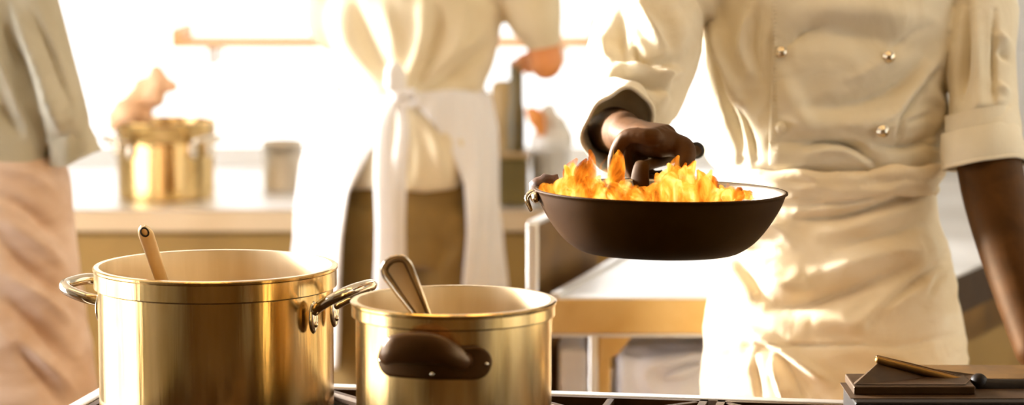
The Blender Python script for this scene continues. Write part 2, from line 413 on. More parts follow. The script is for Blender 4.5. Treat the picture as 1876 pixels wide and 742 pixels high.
def head_parts(bm, c, yaw_dir):
    f = V(yaw_dir).normalized(); up = V((0, 0, 1)); r = f.cross(up)
    R = Matrix((r, f, up)).transposed()
    P = lambda a, b, z: V(c) + r * a + f * b + up * z
    ell(bm, P(0, -.01, .03), (.077, .095, .095), R); ell(bm, P(0, .018, -.045), (.058, .070, .070), R)
    ell(bm, P(0, .055, -.085), (.028, .028, .022), R)
    sweep(bm, [P(0, .085, .012), P(0, .105, -.028)], [.008, .014], 10, k=1)
    ell(bm, P(0, .085, -.055), (.022, .012, .006), R); ell(bm, P(0, .084, -.064), (.020, .012, .006), R)
    sweep(bm, [P(-.045, .078, .028), P(0, .089, .026), P(.045, .078, .028)], [.008, .009, .008], 8)
    for s in (-1, 1):
        ell(bm, P(.032 * s, .076, .010), (.013, .010, .009), R)
        ell(bm, P(.078 * s, -.012, -.005), (.010, .017, .030), R)
    sweep(bm, [P(0, -.02, -.15), P(0, -.015, -.05)], [.058, .056], 18, k=1)
def hair_mesh(c, yaw_dir):
    f = V(yaw_dir).normalized(); up = V((0, 0, 1)); r = f.cross(up); R = Matrix((r, f, up)).transposed()
    bm = bmesh.new(); ell(bm, V(c) + up * .045 - f * .016, (.084, .100, .096), R, 28); ell(bm, V(c) - up * .02 - f * .05, (.074, .060, .075), R, 24)
    cut = V(c) + f * .055 + up * .07
    bmesh.ops.bisect_plane(bm, geom=bm.verts[:] + bm.edges[:] + bm.faces[:], plane_co=cut, plane_no=(f * .8 - up * .55).normalized(), clear_outer=True)
    bmesh.ops.holes_fill(bm, edges=[e for e in bm.edges if e.is_boundary], sides=0)
    return remesh(bm, .006, 3)
def legs_parts(bm, cx, cy, top, spread=.105, r=1.0, toe=-1):
    for s in (-1, 1):
        sweep(bm, [(cx + s * spread * .8, cy, top), (cx + s * spread, cy + .005, top * .75), (cx + s * spread * 1.05, cy, .50), (cx + s * spread * 1.05, cy + .015 * -toe, .30), (cx + s * spread * 1.05, cy, .09)],
              [.085 * r, .078 * r, .058 * r, .056 * r, .040 * r], 16)
        sweep(bm, [(cx + s * spread * 1.05, cy - toe * .03, .05), (cx + s * spread * 1.08, cy + toe * .09, .045), (cx + s * spread * 1.12, cy + toe * .17, .03)], [(.036, .036), (.042, .034), (.036, .022)], 12)
def shoes(parent, cx, cy, spread, toe):
    for s in (-1, 1):
        bm = bmesh.new()
        sweep(bm, [(cx + s * spread * 1.05, cy - toe * .055, .052), (cx + s * spread * 1.06, cy + toe * .03, .055), (cx + s * spread * 1.1, cy + toe * .13, .045), (cx + s * spread * 1.13, cy + toe * .21, .036)],
              [(.042, .05), (.046, .054), (.052, .044), (.040, .034)], 20)
        o = mk('shoe', bm, M['shoe'], parent)
def trouser_mesh(cx, cy, top, hw, hd, spread, folds=None, r=1.0):
    bm = bmesh.new()
    loft(bm, [(cx, cy, .78, hw * .9, hd * .95), (cx, cy, .86, hw, hd), (cx, cy, top, hw * .93, hd * .9)])
    for s in (-1, 1):
        sweep(bm, [(cx + s * spread * .85, cy, .90), (cx + s * spread, cy, .70), (cx + s * spread * 1.05, cy, .45), (cx + s * spread * 1.08, cy, .11)], [(.105 * r, .115 * r), (.098 * r, .105 * r), (.085 * r, .09 * r), (.078 * r, .085 * r)], 24, up=(0, 1, 0), cap='flat')
    me = remesh(bm, .010, 4)
    return drape(me, folds or [], nz=.006, nsc=(9, 9, 6))
# ---------------- front chef
YC = 4.75
def xz(px, py, Y=YC): p = C(px, py, Y); return p.x, p.z
def row(py, xl, xr, b, dy=0, Y=YC):
    a, c = C(xl, py, Y), C(xr, py, Y)
    return ((a.x + c.x) / 2, Y + dy, a.z, (c.x - a.x) / 2, b)
cx0 = C(1515, 100, YC).x
chef = bmesh.new()
loft(chef, [(cx0, YC, .84, .15, .10), (cx0, YC, 1.0, .155, .10), (cx0, YC, 1.15, .15, .10), (cx0, YC, 1.30, .165, .105), (cx0, YC, 1.44, .155, .09), (cx0, YC, 1.50, .11, .065), (cx0, YC, 1.56, .055, .055)])
legs_parts(chef, cx0, YC, .90, .11, 1, -1)
head_parts(chef, (cx0, YC - .03, 1.695), (-.15, -1, 0))
# right arm (picture left) to the pan handle
shR = V((cx0 - .165, YC, 1.46)); elR = C(1112, 236, 4.58); wrR = C(1146, 243, 4.345)
sweep(chef, [shR, C(1222, 0, 4.70), C(1180, 100, 4.64), elR], [.050, .046, .042, .042], 18)
sweep(chef, [elR, elR.lerp(wrR, .4), wrR], [(.043, .043), (.040, .040), (.029, .033)], 18)
# the grip on the handle
HA = C(1168, 308, 4.135); HE = C(1274, 276, 4.37)
hd = (HE - HA).normalized()
side = hd.cross(V((0, 0, 1))).normalized(); upv = side.cross(hd).normalized()
G0 = C(1189, 293, 4.18)
G0 = HA + hd * (G0 - HA).dot(hd)
def G(s, r_, u_): return G0 + hd * s + side * r_ + upv * u_
for i in range(4):
    s = .022 * i; L = (1.0, 1.06, 1.0, .88)[i]
    ext = i == 0
    s -= .006 if ext else 0
    pts = [G(s, .006, .042), G(s, -.034 * L, .034), G(s, -.043 * L, .001 if not ext else -.004), G(s, -.026 * L if not ext else -.036, -.026 if not ext else -.034)]
    if ext: pts = [G(s, .000, .044), G(s, -.036, .042), G(s - .004, -.054, .006), G(s - .006, -.050, -.034)]
    if not ext: pts.append(G(s, -.006, -.024))
    sweep(chef, pts, [.0135, .0125, .0112, .0102] + ([.009] if not ext else []), 12, up=hd, k=4)
for i in range(4):
    sweep(chef, [wrR.lerp(G(.03, -.01, .03), .15), G(.022 * i * .9, .006, .042)], [.024, .0155], 14, k=3)
sweep(chef, [wrR, G(.05, -.012, .030), G(.033, .012, .030)], [(.030, .028), (.036, .026), (.034, .022)], 16, up=upv)
sweep(chef, [G(.060, .012, .026), G(.040, .044, .022), G(.020, .050, .000), G(.004, .036, -.024)], [.020, .017, .0145, .012], 14, up=hd, k=5)
# left arm (picture right) leaning down towards the range
shL = V((cx0 + .165, YC, 1.46)); elL = C(1806, 268, 4.62); wrL = C(1896, 640, 4.42)
sweep(chef, [shL, C(1790, 0, 4.745), C(1800, 120, 4.70), elL], [.045, .036, .038, .044], 18)
sweep(chef, [elL, C(1826, 370, 4.57), C(1858, 500, 4.5), wrL], [(.056, .050), (.056, .050), (.047, .043), (.034, .034)], 24)
hand_parts(chef, wrL, (.12, -.10, -.9), (-1, 0, 0), (0, -1, 0), .25, 1.1)
body = remesh(chef, .0045, 3, .5)
chef_o = mk('person', body, M['skin_dark'], None, loc=(cx0, YC, 0))
tag(chef_o, 'person in white double-breasted cook jacket and tied apron, holding the flaming pan by its handle', 'person')
mk('hair', hair_mesh((cx0, YC - .03, 1.695), (-.15, -1, 0)), M['hair'], chef_o)
mk('trousers', trouser_mesh(cx0, YC, 1.08, .175, .12, .11), M['trousers'], chef_o)
shoes(chef_o, cx0, YC, .11, -1)
jb = bmesh.new()
rows = [row(345, 1350, 1690, .115), row(318, 1338, 1700, .122), row(296, 1303, 1724, .145), row(270, 1292, 1733, .155), row(225, 1287, 1732, .150), row(170, 1285, 1731, .142),
        row(100, 1286, 1742, .140), row(40, 1290, 1750, .138), row(-20, 1300, 1750, .132), row(-80, 1335, 1712, .110), row(-118, 1400, 1630, .08), row(-135, 1430, 1600, .070)]
loft(jb, rows, 80, 5)
SA = [V((cx0 - .175, YC, 1.475)), C(1213, -15, 4.70), C(1188, 60, 4.66), C(1170, 130, 4.62), C(1148, 190, 4.55)]
sweep(jb, SA, [.062, .084, .094, .092, .080], 28, cap='round')
SB = [V((cx0 + .175, YC, 1.475)), C(1789, -10, 4.74), C(1795, 80, 4.70), C(1802, 170, 4.67), C(1806, 245, 4.63)]
sweep(jb, SB, [.062, .062, .060, .060, .062], 28, cap='round')
jm = remesh(jb, .0048, 5)
jf = [([(1470, 272), (1510, 258), (1560, 268), (1604, 302)], 6, -.009), ([(1496, 262), (1540, 250), (1590, 262)], 7, .005), ([(1700, 262), (1728, 268), (1722, 250)], 5, -.006), ([(1432, 96), (1470, 60), (1520, 40)], 7, -.004), ([(1628, 104), (1660, 70), (1700, 50)], 9, -.003), ([(1628, 104), (1590, 130), (1540, 150)], 12, .003), ([(1617, 240), (1660, 215), (1700, 200)], 6, .004), ([(1440, 72), (1540, 62), (1690, 88)], 26, -.007), ([(1450, 20), (1560, 15), (1690, 30)], 24, .005),
      ([(1728, 95), (1668, 165), (1630, 215), (1520, 232)], 16, .008), ([(1700, 110), (1640, 160), (1560, 190), (1460, 200)], 18, -.008),
      ([(1716, 128), (1668, 185), (1645, 225), (1650, 262)], 8, -.008), ([(1300, 10), (1322, 90), (1352, 180)], 13, .012),
      ([(1296, 80), (1318, 170), (1350, 250), (1362, 292)], 11, -.011), ([(1345, 195), (1368, 240), (1385, 290)], 8, -.010),
      ([(1372, 10), (1358, 80), (1372, 130)], 10, .007), ([(1392, 20), (1384, 90), (1396, 150)], 9, -.005),
      ([(1440, 140), (1452, 190), (1500, 250)], 22, .007), ([(1420, 262), (1490, 256), (1560, 262), (1600, 290)], 14, -.009),
      ([(1480, 282), (1540, 272), (1590, 300)], 9, .006), ([(1600, 262), (1660, 268), (1725, 245)], 10, -.008), ([(1560, 236), (1600, 240), (1700, 225)], 12, .004),
      ([(1700, 160), (1722, 200), (1715, 240)], 14, .006),
      # picture-left sleeve
      ([(1170, 10), (1195, 60), (1215, 98)], 11, .010), ([(1140, 10), (1135, 70), (1150, 120)], 18, -.007), ([(1230, 20), (1245, 70), (1235, 110)], 20, .006),
      ([(1160, 75), (1180, 110), (1235, 115)], 9, -.010), ([(1120, 118), (1165, 125), (1205, 145), (1250, 132)], 8, .008), ([(1100, 60), (1110, 110)], 12, .006),
      ([(1130, 140), (1180, 150), (1225, 172)], 8, -.008), ([(1195, 110), (1215, 160), (1210, 200)], 10, .006),
      # picture-right sleeve
      ([(1772, 10), (1770, 100), (1758, 180)], 9, -.010), ([(1790, 30), (1792, 120), (1796, 230)], 12, .006), ([(1820, 20), (1822, 190)], 5, -.006), ([(1830, 90), (1850, 110)], 8, -.005),
      ([(1822, 60), (1845, 80)], 7, .005), ([(1824, 150), (1850, 170)], 8, .005), ([(1760, 230), (1800, 205), (1850, 190)], 8, -.007)]
drape(jm, [(a_, b_, c_ * 1.5) for a_, b_, c_ in jf], nz=.007, nsc=(8, 8, 6), seed=3, nz2=.0012)
jacket = mk('jacket', jm, M['jacket'], chef_o)
jbvh = None
def bvh_world(me, off):
    return BVHTree.FromPolygons([v.co + off for v in me.vertices], [tuple(p.vertices) for p in me.polygons])
jbvh = bvh_world(jm, V((cx0, YC, 0)))
CAM = V((0, 0, H))
def hit(px, py, tree, dflt):
    d = (C(px, py, 4) - CAM).normalized(); r = tree.ray_cast(CAM, d)
    return (r[0], r[1]) if r[0] is not None else (C(px, py, dflt), V((0, -1, 0)))
def collar(x, y, z, r, mat, par):
    bm = bmesh.new(); lathe(bm, [(r * 1.25, 0), (r * 1.02, .018), (r, .045), (r * 1.04, .048), (r * 1.09, .045), (r * 1.12, .018), (r * 1.4, -.004)], (x, y, z), 48)
    return mk('collar', bm, mat, par)
collar(cx0, YC - .005, 1.535, .066, M['jacket'], jacket)
# overlapping front panel of the double-breasted jacket
def panel(u, v):
    x = 1412 + 250 * u + 3 * math.sin(v * 5); y = -70 + 372 * v
    p, n = hit(x, y, jbvh, YC - .13); n = V((0, -1, 0)).lerp(n, .3).normalized()
    lift = .0055 * (1 - min(1, u / .8) ** 1.5) - .004 * max(0, (u - .8) / .2) - .0005
    return p + n * lift, n
fp = mk('front_panel', grid_sheet(panel, 60, 90, .004), M['jacket'], jacket)
st = bmesh.new()
for k in range(46):
    y = -60 + k * 7.6; p, n = hit(1419, y, jbvh, YC - .13)
    box(st, (p.x - .0035, p.y - .0075, p.z - .0009), (p.x + .0035, p.y - .0045, p.z + .0009))
mk('stitching', st, M['jacket_back'], fp, smooth=False)
for (bxx, byy, mm) in ((1432, 96, 'chrome'), (1628, 104, 'chrome'), (1617, 240, 'chrome'), (1430, 234, 'jacket')):
    p, n = hit(bxx, byy, jbvh, YC - .13); p = p + V((0, -.006, 0)); bm = bmesh.new()
    ell(bm, p + V((0, -.004, 0)), (.0085, .006, .0085)); lathe(bm, [(.0105, 0), (.0105, .002), (.006, .003), (0, .003)], (0, 0, 0), 24)
    for v_ in bm.verts[-73:]: pass
    o = mk('button', bm, M[mm], jacket); o.data.update()
    # the little disc of the lathe is turned upright behind the dome
    for v_ in o.data.vertices:
        w = v_.co + base_of(jacket)
        if w.length < .05: v_.co = p + V((w.x, -w.z + .001, w.y)) - base_of(jacket)
    if mm == 'chrome': o['label'] = 'shiny metal stud button'
# rolled cuff, picture left: open ring with a visible dark inside
def cuff_ring(c, axis, r1, r2, length, th, up=(0, 0, 1), wob=.004, n=64, flare=.0, tilt=None):
    a = V(axis).normalized(); s = a.cross(V(up)).normalized(); u = s.cross(a)
    bm = bmesh.new(); rings = []
    prof = [(-length / 2, r1 * .96, 0), (-length / 2 + .004, r1, .0), (0, r1 * 1.02 + flare / 2, 0), (length / 2 - .004, r1 + flare, 0), (length / 2, r1 + flare - th / 2, 0), (length / 2 - .003, r1 + flare - th, 0), (0, r1 - th, 0), (-length / 2 - .03, r1 * .93 - th, 0)]
    k = r2 / r1
    for (t, r, _) in prof:
        ring = []
        for j in range(n):
            an = 2 * PI * j / n; w = wob * math.sin(3 * an + 1 + t * 20) + wob * .6 * math.sin(7 * an + t * 60)
            ring.append(bm.verts.new(V(c) + a * (t + wob * math.sin(2 * an)) + s * (r + w) * math.cos(an) + u * (r * k + w) * math.sin(an)))
        rings.append(ring)
    for A_, B_ in zip(rings, rings[1:]):
        for j in range(n): bm.faces.new((A_[j], A_[(j + 1) % n], B_[(j + 1) % n], B_[j]))
    sweep(bm, [(rings[3][j].co + rings[5][j].co) / 2 for j in range(n)], .0038, 8, closed=True, k=1)
    return bm
cuff = cuff_ring(C(1131, 230, 4.455), (.10, -1, -.22), .059, .073, .085, .004, flare=.002)
co_ = mk('cuff', cuff, M['jacket'], jacket)
cuffL = cuff_ring(C(1800, 272, 4.615), (.08, -.28, -1), .067, .060, .062, .005, up=(0, 1, 0), wob=.003, flare=.006)
mk('cuff', cuffL, M['jacket'], jacket)
# apron
ab = []
arow = [row(800, 1282, 1786, .20), row(700, 1287, 1776, .195), row(640, 1290, 1768, .19), row(560, 1296, 1755, .180), row(480, 1306, 1738, .165), row(400, 1322, 1718, .150), row(350, 1330, 1706, .142), row(322, 1331, 1706, .143), row(300, 1327, 1710, .147)]
arow = [(r[0], r[1] - .01, r[2], r[3], r[4]) for r in arow]
low = arow[0]
arow = [(low[0], low[1], .42, low[3] * 1.06, low[4] * 1.05), (low[0], low[1], .62, low[3] * 1.02, low[4] * 1.02)] + arow
abm = bmesh.new(); loft(abm, arow, 80, 6)
am = remesh(abm, .0048, 2)
af = [([(1345, 345), (1480, 352), (1600, 338), (1700, 318)], 6, -.006), ([(1400, 366), (1520, 362), (1690, 342)], 6, .006), ([(1460, 402), (1560, 392), (1690, 352)], 7, -.010), ([(1440, 388), (1560, 378), (1680, 335)], 9, .006),
      ([(1500, 430), (1600, 405), (1705, 368)], 16, .007), ([(1530, 455), (1620, 430), (1715, 405)], 14, -.006),
      ([(1340, 470), (1378, 520), (1400, 545)], 10, -.010), ([(1390, 548), (1450, 560), (1550, 535), (1660, 488)], 17, -.016), ([(1400, 500), (1440, 520), (1480, 510)], 22, .012),
      ([(1500, 500), (1600, 470), (1700, 450)], 18, .008), ([(1590, 590), (1640, 545), (1730, 478)], 11, -.013), ([(1560, 595), (1620, 560), (1680, 515)], 16, .010),
      ([(1700, 545), (1722, 510), (1738, 500)], 8, -.006), ([(1480, 590), (1560, 590), (1600, 600)], 22, .008),
      ([(1340, 590), (1400, 620), (1520, 700)], 12, .014), ([(1370, 640), (1420, 650), (1500, 730)], 18, -.013), ([(1380, 650), (1395, 742)], 7, -.007), ([(1410, 650), (1440, 742)], 6, .007), ([(1425, 655), (1480, 742)], 7, -.007),
      ([(1600, 640), (1680, 630), (1765, 610)], 7, -.004), ([(1340, 634), (1500, 633), (1640, 630)], 3.5, -.004), ([(1310, 560), (1320, 742)], 20, .006), ([(1350, 430), (1420, 415), (1450, 440)], 14, .009), ([(1365, 455), (1420, 460)], 9, -.006)]
drape(am, [(a_, b_, c_ * 1.35) for a_, b_, c_ in af], nz=.007, nsc=(6, 6, 9), seed=9, nz2=.0015)
apron = mk('apron', am, M['apron'], chef_o)
avb = bvh_world(am, V((cx0, YC, 0)))
# waist band, rolled over and tied
wb = bmesh.new()
for (y0, x0, x1, rr, dd) in ((306, 1322, 1716, .0125, .152), (323, 1326, 1710, .0125, .151), (338, 1328, 1707, .0095, .150)):
    a = row(y0, x0, x1, dd); N = 90; pts = []
    for j in range(N):
        t = 2 * PI * j / N; e = 2 / 2.25; c_, s_ = math.cos(t), math.sin(t)
        pts.append(V((a[0] + a[3] * math.copysign(abs(c_) ** e, c_), a[1] - .01 + a[4] * math.copysign(abs(s_) ** e, s_), a[2] + .004 * math.sin(3 * t + y0) + .003 * math.sin(8 * t + y0))))
    sweep(wb, pts, rr, 12, closed=True, k=1)
wbm = remesh(wb, .004, 3); drape(wbm, [], nz=.004, nsc=(14, 14, 40), seed=2)
mk('waistband', wbm, M['apron'], apron)
hs = bmesh.new()
hp_ = []
for k in range(30):
    p, n = hit(1345 + k * 10, 633 + 2 * math.sin(k * .2), avb, YC - .18); hp_.append(p + V((0, .0004, 0)))
sweep(hs, hp_, .0011, 8, k=2)
mk('stitching', hs, M['jacket_back'], apron, smooth=False)
# ---------------- chef in the middle, seen from behind
YM = 6.25
mcx = C(752, 100, YM).x
bmm = bmesh.new()
loft(bmm, [(mcx, YM, .84, .14, .09), (mcx, YM, 1.0, .14, .09), (mcx, YM, 1.2, .14, .09), (mcx, YM, 1.40, .14, .08), (mcx, YM, 1.48, .09, .055), (mcx, YM, 1.56, .045, .045)])
legs_parts(bmm, mcx, YM, .9, .11, 1, 1)
head_parts(bmm, (mcx, YM + .03, 1.695), (.1, 1, -.2))
for s in (-1, 1):
    sh = V((mcx + s * .16, YM, 1.44)); el = C(1000, 113, 6.22) if s > 0 else C(612, 60, 6.36)
    wr = el + V((.012 if s > 0 else .05, .24, .005))
    sweep(bmm, [sh, C(958, -30, 6.24), C(988, 50, 6.22), el] if s > 0 else [sh, C(615, -20, 6.27), C(612, 30, 6.33), el], [.040, .038, .036, .040], 16); sweep(bmm, [el, el.lerp(wr, .45), wr], [(.040, .043), (.037, .037), (.025, .025)], 16)
    hand_parts(bmm, wr, (-s * .3, 1, -.1), (0, 0, -1), (-s, 0, 0), .3)
mid_o = mk('person', remesh(bmm, .009, 2), M['skin_warm'], None, loc=(mcx, YM, 0))
tag(mid_o, 'person seen from behind, white apron tied in a bow, at the long counter', 'person')
mk('hair', hair_mesh((mcx, YM + .03, 1.695), (.1, 1, 0)), M['hair'], mid_o)
mk('trousers', trouser_mesh(mcx, YM, 1.05, .168, .120, .100, [([(820, 500), (850, 440)], 10, .01)], 1.0), M['trousers'], mid_o)
shoes(mid_o, mcx, YM, .105, 1)
jb = bmesh.new()
def rm(py, xl, xr, b, dy=0): return row(py, xl, xr, b, dy, YM)
loft(jb, [rm(338, 632, 856, .155), rm(300, 618, 876, .155), rm(240, 612, 892, .150), rm(165, 625, 888, .128), rm(120, 618, 905, .128), rm(60, 600, 915, .13), rm(0, 598, 915, .13), rm(-60, 625, 890, .11), rm(-95, 690, 820, .08), rm(-116, 706, 804, .074)], 72, 5)
sweep(jb, [V((mcx + .165, YM, 1.45)), C(955, -30, 6.24), C(984, 40, 6.22), C(992, 62, 6.22)], [.085, .080, .064, .050], 24, cap='round')
sweep(jb, [V((mcx - .165, YM, 1.45)), C(615, -20, 6.27), C(612, 40, 6.34), C(620, 58, 6.45)], [.085, .070, .060, .05], 24, cap='round')
jm2 = remesh(jb, .008, 4)
drape(jm2, [([(648, -10), (668, 60), (712, 150)], 14, -.016), ([(620, 0), (640, 80), (700, 150)], 14, .012), ([(775, 0), (768, 80), (745, 160)], 12, .014), ([(800, 0), (800, 60), (765, 150)], 14, -.014), ([(700, 10), (718, 60), (724, 110)], 14, .010),
             ([(850, 20), (830, 90), (770, 160)], 12, .011), ([(890, 90), (830, 140), (770, 168)], 9, -.012), ([(880, 60), (840, 100)], 10, .008), ([(745, 175), (800, 170), (890, 150)], 8, .008), ([(760, 190), (810, 210), (870, 260)], 9, -.008),
             ([(755, 200), (790, 250), (810, 320)], 9, .008), ([(745, 200), (750, 320)], 8, -.009), ([(680, 210), (650, 300)], 10, .006)], nz=.006, nsc=(6, 6, 4), seed=5)
jk2 = mk('jacket', jm2, M['jacket_back'], mid_o)
collar(mcx, YM, 1.53, .066, M['jacket_back'], jk2)
# white apron wrapping round from the front, open at the back
def edge(y, pts):
    ys = [p[0] for p in pts]; return float(np.interp(y, ys, [p[1] for p in pts]))
LE = [(165, 716), (200, 705), (260, 676), (330, 640), (420, 628), (520, 618), (700, 612)]
RE = [(165, 742), (200, 775), (260, 822), (330, 850), (420, 853), (520, 850), (700, 846)]
OL = [(165, 606), (230, 578), (300, 557), (400, 543), (520, 532), (700, 520)]
OR = [(165, 896), (230, 908), (300, 914), (400, 918), (520, 922), (700, 926)]
def apr(u, v):
    y = 165 + v * 480
    xl, xr = edge(y, OL), edge(y, OR); a = C(xl, y, YM); c = C(xr, y, YM)
    ccx = (a.x + c.x) / 2; hw = (c.x - a.x) / 2; hdp = .150 + .05 * v
    xel, xer = C(edge(y, LE), y, YM - hdp).x, C(edge(y, RE), y, YM - hdp).x
    tl = math.asin(max(-1, min(1, (xel - ccx) / hw))); tr_ = math.asin(max(-1, min(1, (xer - ccx) / hw)))
    t = tr_ + (2 * PI - (tr_ - tl)) * u           # from the right edge round the front to the left edge
    fo = .010 * math.sin(t * 9 + v * 3) * v + .006 * math.sin(t * 23 + 2 * v) * (.3 + v) + .006 * math.sin(t * 5 + v * 9)
    n = V((math.sin(t), -math.cos(t), 0))
    return V((ccx + (hw + fo) * math.sin(t), YM - (hdp + fo) * math.cos(t), a.z + .01 * math.sin(t * 3))), n
ap2 = mk('apron', grid_sheet(apr, 170, 60, .004), M['apron_white'], mid_o)
def ribbon(pts, w, th, up=(1, 0, 0), k=6):
    bm = bmesh.new(); sweep(bm, pts, [(th, ww) for ww in w], 12, up=up, k=k, sq=3); return bm
YT = YM - .16
kn = bmesh.new(); ell(kn, C(729, 172, YT), (.020, .018, .020))
sweep(kn, [C(727, 172, YT), C(716, 148, YT - .01), C(722, 124, YT), C(734, 145, YT + .01), C(730, 170, YT)], [(.008, .012), (.013, .018), (.012, .016), (.013, .018), (.008, .012)], 12)
sweep(kn, [C(730, 175, YT), C(752, 168, YT - .01), C(768, 180, YT), C(752, 192, YT), C(732, 178, YT)], [(.006, .010)] * 5, 12)
mk('bow', remesh(kn, .004, 3), M['apron_white'], ap2)
for pts, w in (([C(724, 178, YT), C(706, 230, YT - .02), C(704, 320, YT - .03), C(708, 430, YT - .03), C(706, 540, YT - .03)], [.010, .018, .022, .024, .026]),
               ([C(732, 178, YT), C(738, 240, YT - .01), C(730, 330, YT - .02), C(726, 430, YT - .02), C(728, 545, YT - .02)], [.010, .014, .018, .020, .022])):
    mk('apron_string', ribbon(pts, w, .004), M['apron_white'], ap2)
# white strap of cloth round the waist
wb = bmesh.new(); pts = []
for j in range(80):
    t = 2 * PI * j / 80; pts.append(V((mcx + .170 * math.cos(t), YM + .142 * math.sin(t), C(700, 172, YM).z + .006 * math.cos(t * 2))))
sweep(wb, pts, (.006), 10, closed=True, k=1)
mk('waist_tie', wb, M['apron_white'], ap2)
# ---------------- chef at the left edge
YL = 5.3
lcx = C(-78, 100, YL).x
bl = bmesh.new()
loft(bl, [(lcx, YL, .84, .13, .09), (lcx, YL, 1.0, .13, .09), (lcx, YL, 1.2, .13, .09), (lcx, YL, 1.42, .15, .09), (lcx, YL, 1.52, .11, .07), (lcx, YL, 1.56, .05, .05)])
legs_parts(bl, lcx, YL, .9, .11, 1, 1)
head_parts(bl, (lcx, YL + .03, 1.695), (.3, 1, -.2))
for s in (-1, 1):
    sh = V((lcx + s * .16, YL, 1.47)); el = C(122, 232, 5.27) if s > 0 else C(-305, 200, 5.27)
    wr = el + V((-.05 if s > 0 else .03, .23, .02))
    sweep(bl, [sh, C(52, 0, 5.27), C(78, 90, 5.25), C(103, 180, 5.24), el] if s > 0 else [sh, C(-262, 40, 5.27), C(-292, 120, 5.27), el], [.036, .032, .032, .032, .034][:5 if s > 0 else 4], 16); sweep(bl, [el, el.lerp(wr, .45), wr], [(.036, .036), (.034, .034), (.024, .024)], 16)
    hand_parts(bl, wr, (-s * .2, 1, 0), (0, 0, -1), (-s, 0, 0), .3)
left_o = mk('person', remesh(bl, .009, 2), M['skin_warm'], None, loc=(lcx, YL, 0))
tag(left_o, 'person at the left edge turned away, in greyish jacket and pinkish apron', 'person')
mk('hair', hair_mesh((lcx, YL + .03, 1.695), (.3, 1, 0)), M['hair'], left_o)
mk('trousers', trouser_mesh(lcx, YL, 1.05, .15, .105, .09, None, .85), M['trousers'], left_o)
shoes(left_o, lcx, YL, .105, 1)
jb = bmesh.new()
def rl(py, xl, xr, b, dy=0): return row(py, xl - 75, xr, b, dy, YL)
loft(jb, [rl(310, -175, 102, .13), rl(270, -178, 100, .135), rl(150, -180, 82, .13), rl(60, -185, 72, .13), rl(0, -180, 62, .12), rl(-60, -160, 50, .11), rl(-110, -90, 10, .08)], 72, 5)
sweep(jb, [V((lcx + .13, YL, 1.45)), C(52, 0, 5.27), C(78, 90, 5.25), C(103, 180, 5.24), C(118, 236, 5.25)], [.070, .054, .057, .055, .047], 24)
sweep(jb, [V((lcx - .15, YL, 1.45)), C(-262, 40, 5.27), C(-300, 180, 5.27)], [.070, .058, .05], 24)
jm3 = remesh(jb, .008, 4)
drape(jm3, [([(20, 0), (60, 100), (110, 230)], 10, .014), ([(0, 30), (40, 130), (80, 250)], 9, -.015), ([(-10, 90), (20, 180), (60, 270)], 9, .012), ([(60, 20), (100, 110), (130, 200)], 8, -.012), ([(0, 190), (30, 240)], 9, -.012), ([(80, 160), (110, 240)], 9, .010)],
      nz=.008, nsc=(7, 7, 4), seed=8)
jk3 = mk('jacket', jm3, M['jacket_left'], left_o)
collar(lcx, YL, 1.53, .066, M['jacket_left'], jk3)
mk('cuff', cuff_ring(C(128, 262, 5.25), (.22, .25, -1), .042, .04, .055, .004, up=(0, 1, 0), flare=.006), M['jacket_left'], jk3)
ab3 = bmesh.new()
r0 = rl(742, -175, 178, .19)
loft(ab3, [(r0[0], r0[1], .45, r0[3], r0[4])] + [r0, rl(600, -172, 158, .18), rl(500, -170, 142, .17), rl(400, -168, 130, .16), rl(330, -170, 124, .15), rl(285, -174, 108, .142)], 72, 6)
am3 = remesh(ab3, .007, 3)
drape(am3, [([(0, 360), (60, 390), (120, 450)], 12, -.014), ([(0, 400), (60, 440), (130, 500)], 14, .012), ([(0, 440), (50, 490), (120, 540)], 12, -.015), ([(0, 500), (70, 540), (140, 600)], 13, .012), ([(0, 540), (60, 590), (150, 680)], 16, -.020),
             ([(0, 610), (60, 650), (140, 720)], 14, .014), ([(20, 620), (80, 690), (110, 742)], 12, -.014), ([(0, 310), (60, 320), (110, 360)], 12, .008)], nz=.008, nsc=(4, 4, 9), seed=4)
mk('apron', am3, M['apron_pink'], left_o)
# ------------------------------------------------------------------ cookware
def strap_handle(pot, c, ang, r, z, mat, reach=.055, span=.10, lift=.030, tube=.0062, plate=True):
    """loop handle whose two ends sit on one plate of the pot wall"""
    o = V((math.cos(ang), math.sin(ang), 0)); s = V((-o.y, o.x, 0)); cc = V(c)
    B = cc + o * (r + .003) + V((0, 0, z))
    h = span / 2; bm = bmesh.new()
    pts = [B - s * h * .62 + o * .002, B - s * h * .92 + o * reach * .35 + V((0, 0, lift * .35)), B - s * h * .95 + o * reach * .75 + V((0, 0, lift * .75)), B - s * h * .55 + o * reach + V((0, 0, lift)),
           B + s * h * .55 + o * reach + V((0, 0, lift)), B + s * h * .95 + o * reach * .75 + V((0, 0, lift * .75)), B + s * h * .92 + o * reach * .35 + V((0, 0, lift * .35)), B + s * h * .62 + o * .002]
    sweep(bm, pts, tube, 14, k=6)
    hn = mk('handle', bm, mat, pot)
    for q in (-1, 1):
        bm = bmesh.new(); P0 = B + s * q * h * .62
        R = Matrix((s, V((0, 0, 1)), o)).transposed()
        ell(bm, P0 - V((0, 0, .010)), (.013, .024, .0045), R); ell(bm, P0 - V((0, 0, .020)) + o * .004, (.0045, .0045, .003), R)
        mk('handle_bracket', bm, mat, hn)
    return hn
def pot_body(r, h, band, wall=.0062, rimw=.0035):
    return [(0, 0), (r - .012, 0), (r - .006, .003), (r - .0042, .010), (r - .0042, h - band - .0012), (r + .0012, h - band), (r + .001, h - .006), (r + .0028, h - .004), (r + .003, h - .001), (r + .001, h + .0006),
            (r - wall, h + .0004), (r - wall - .001, h - .003), (r - wall - .002, .006), (r - wall - .014, .004), (0, .004)]
ZH = .862
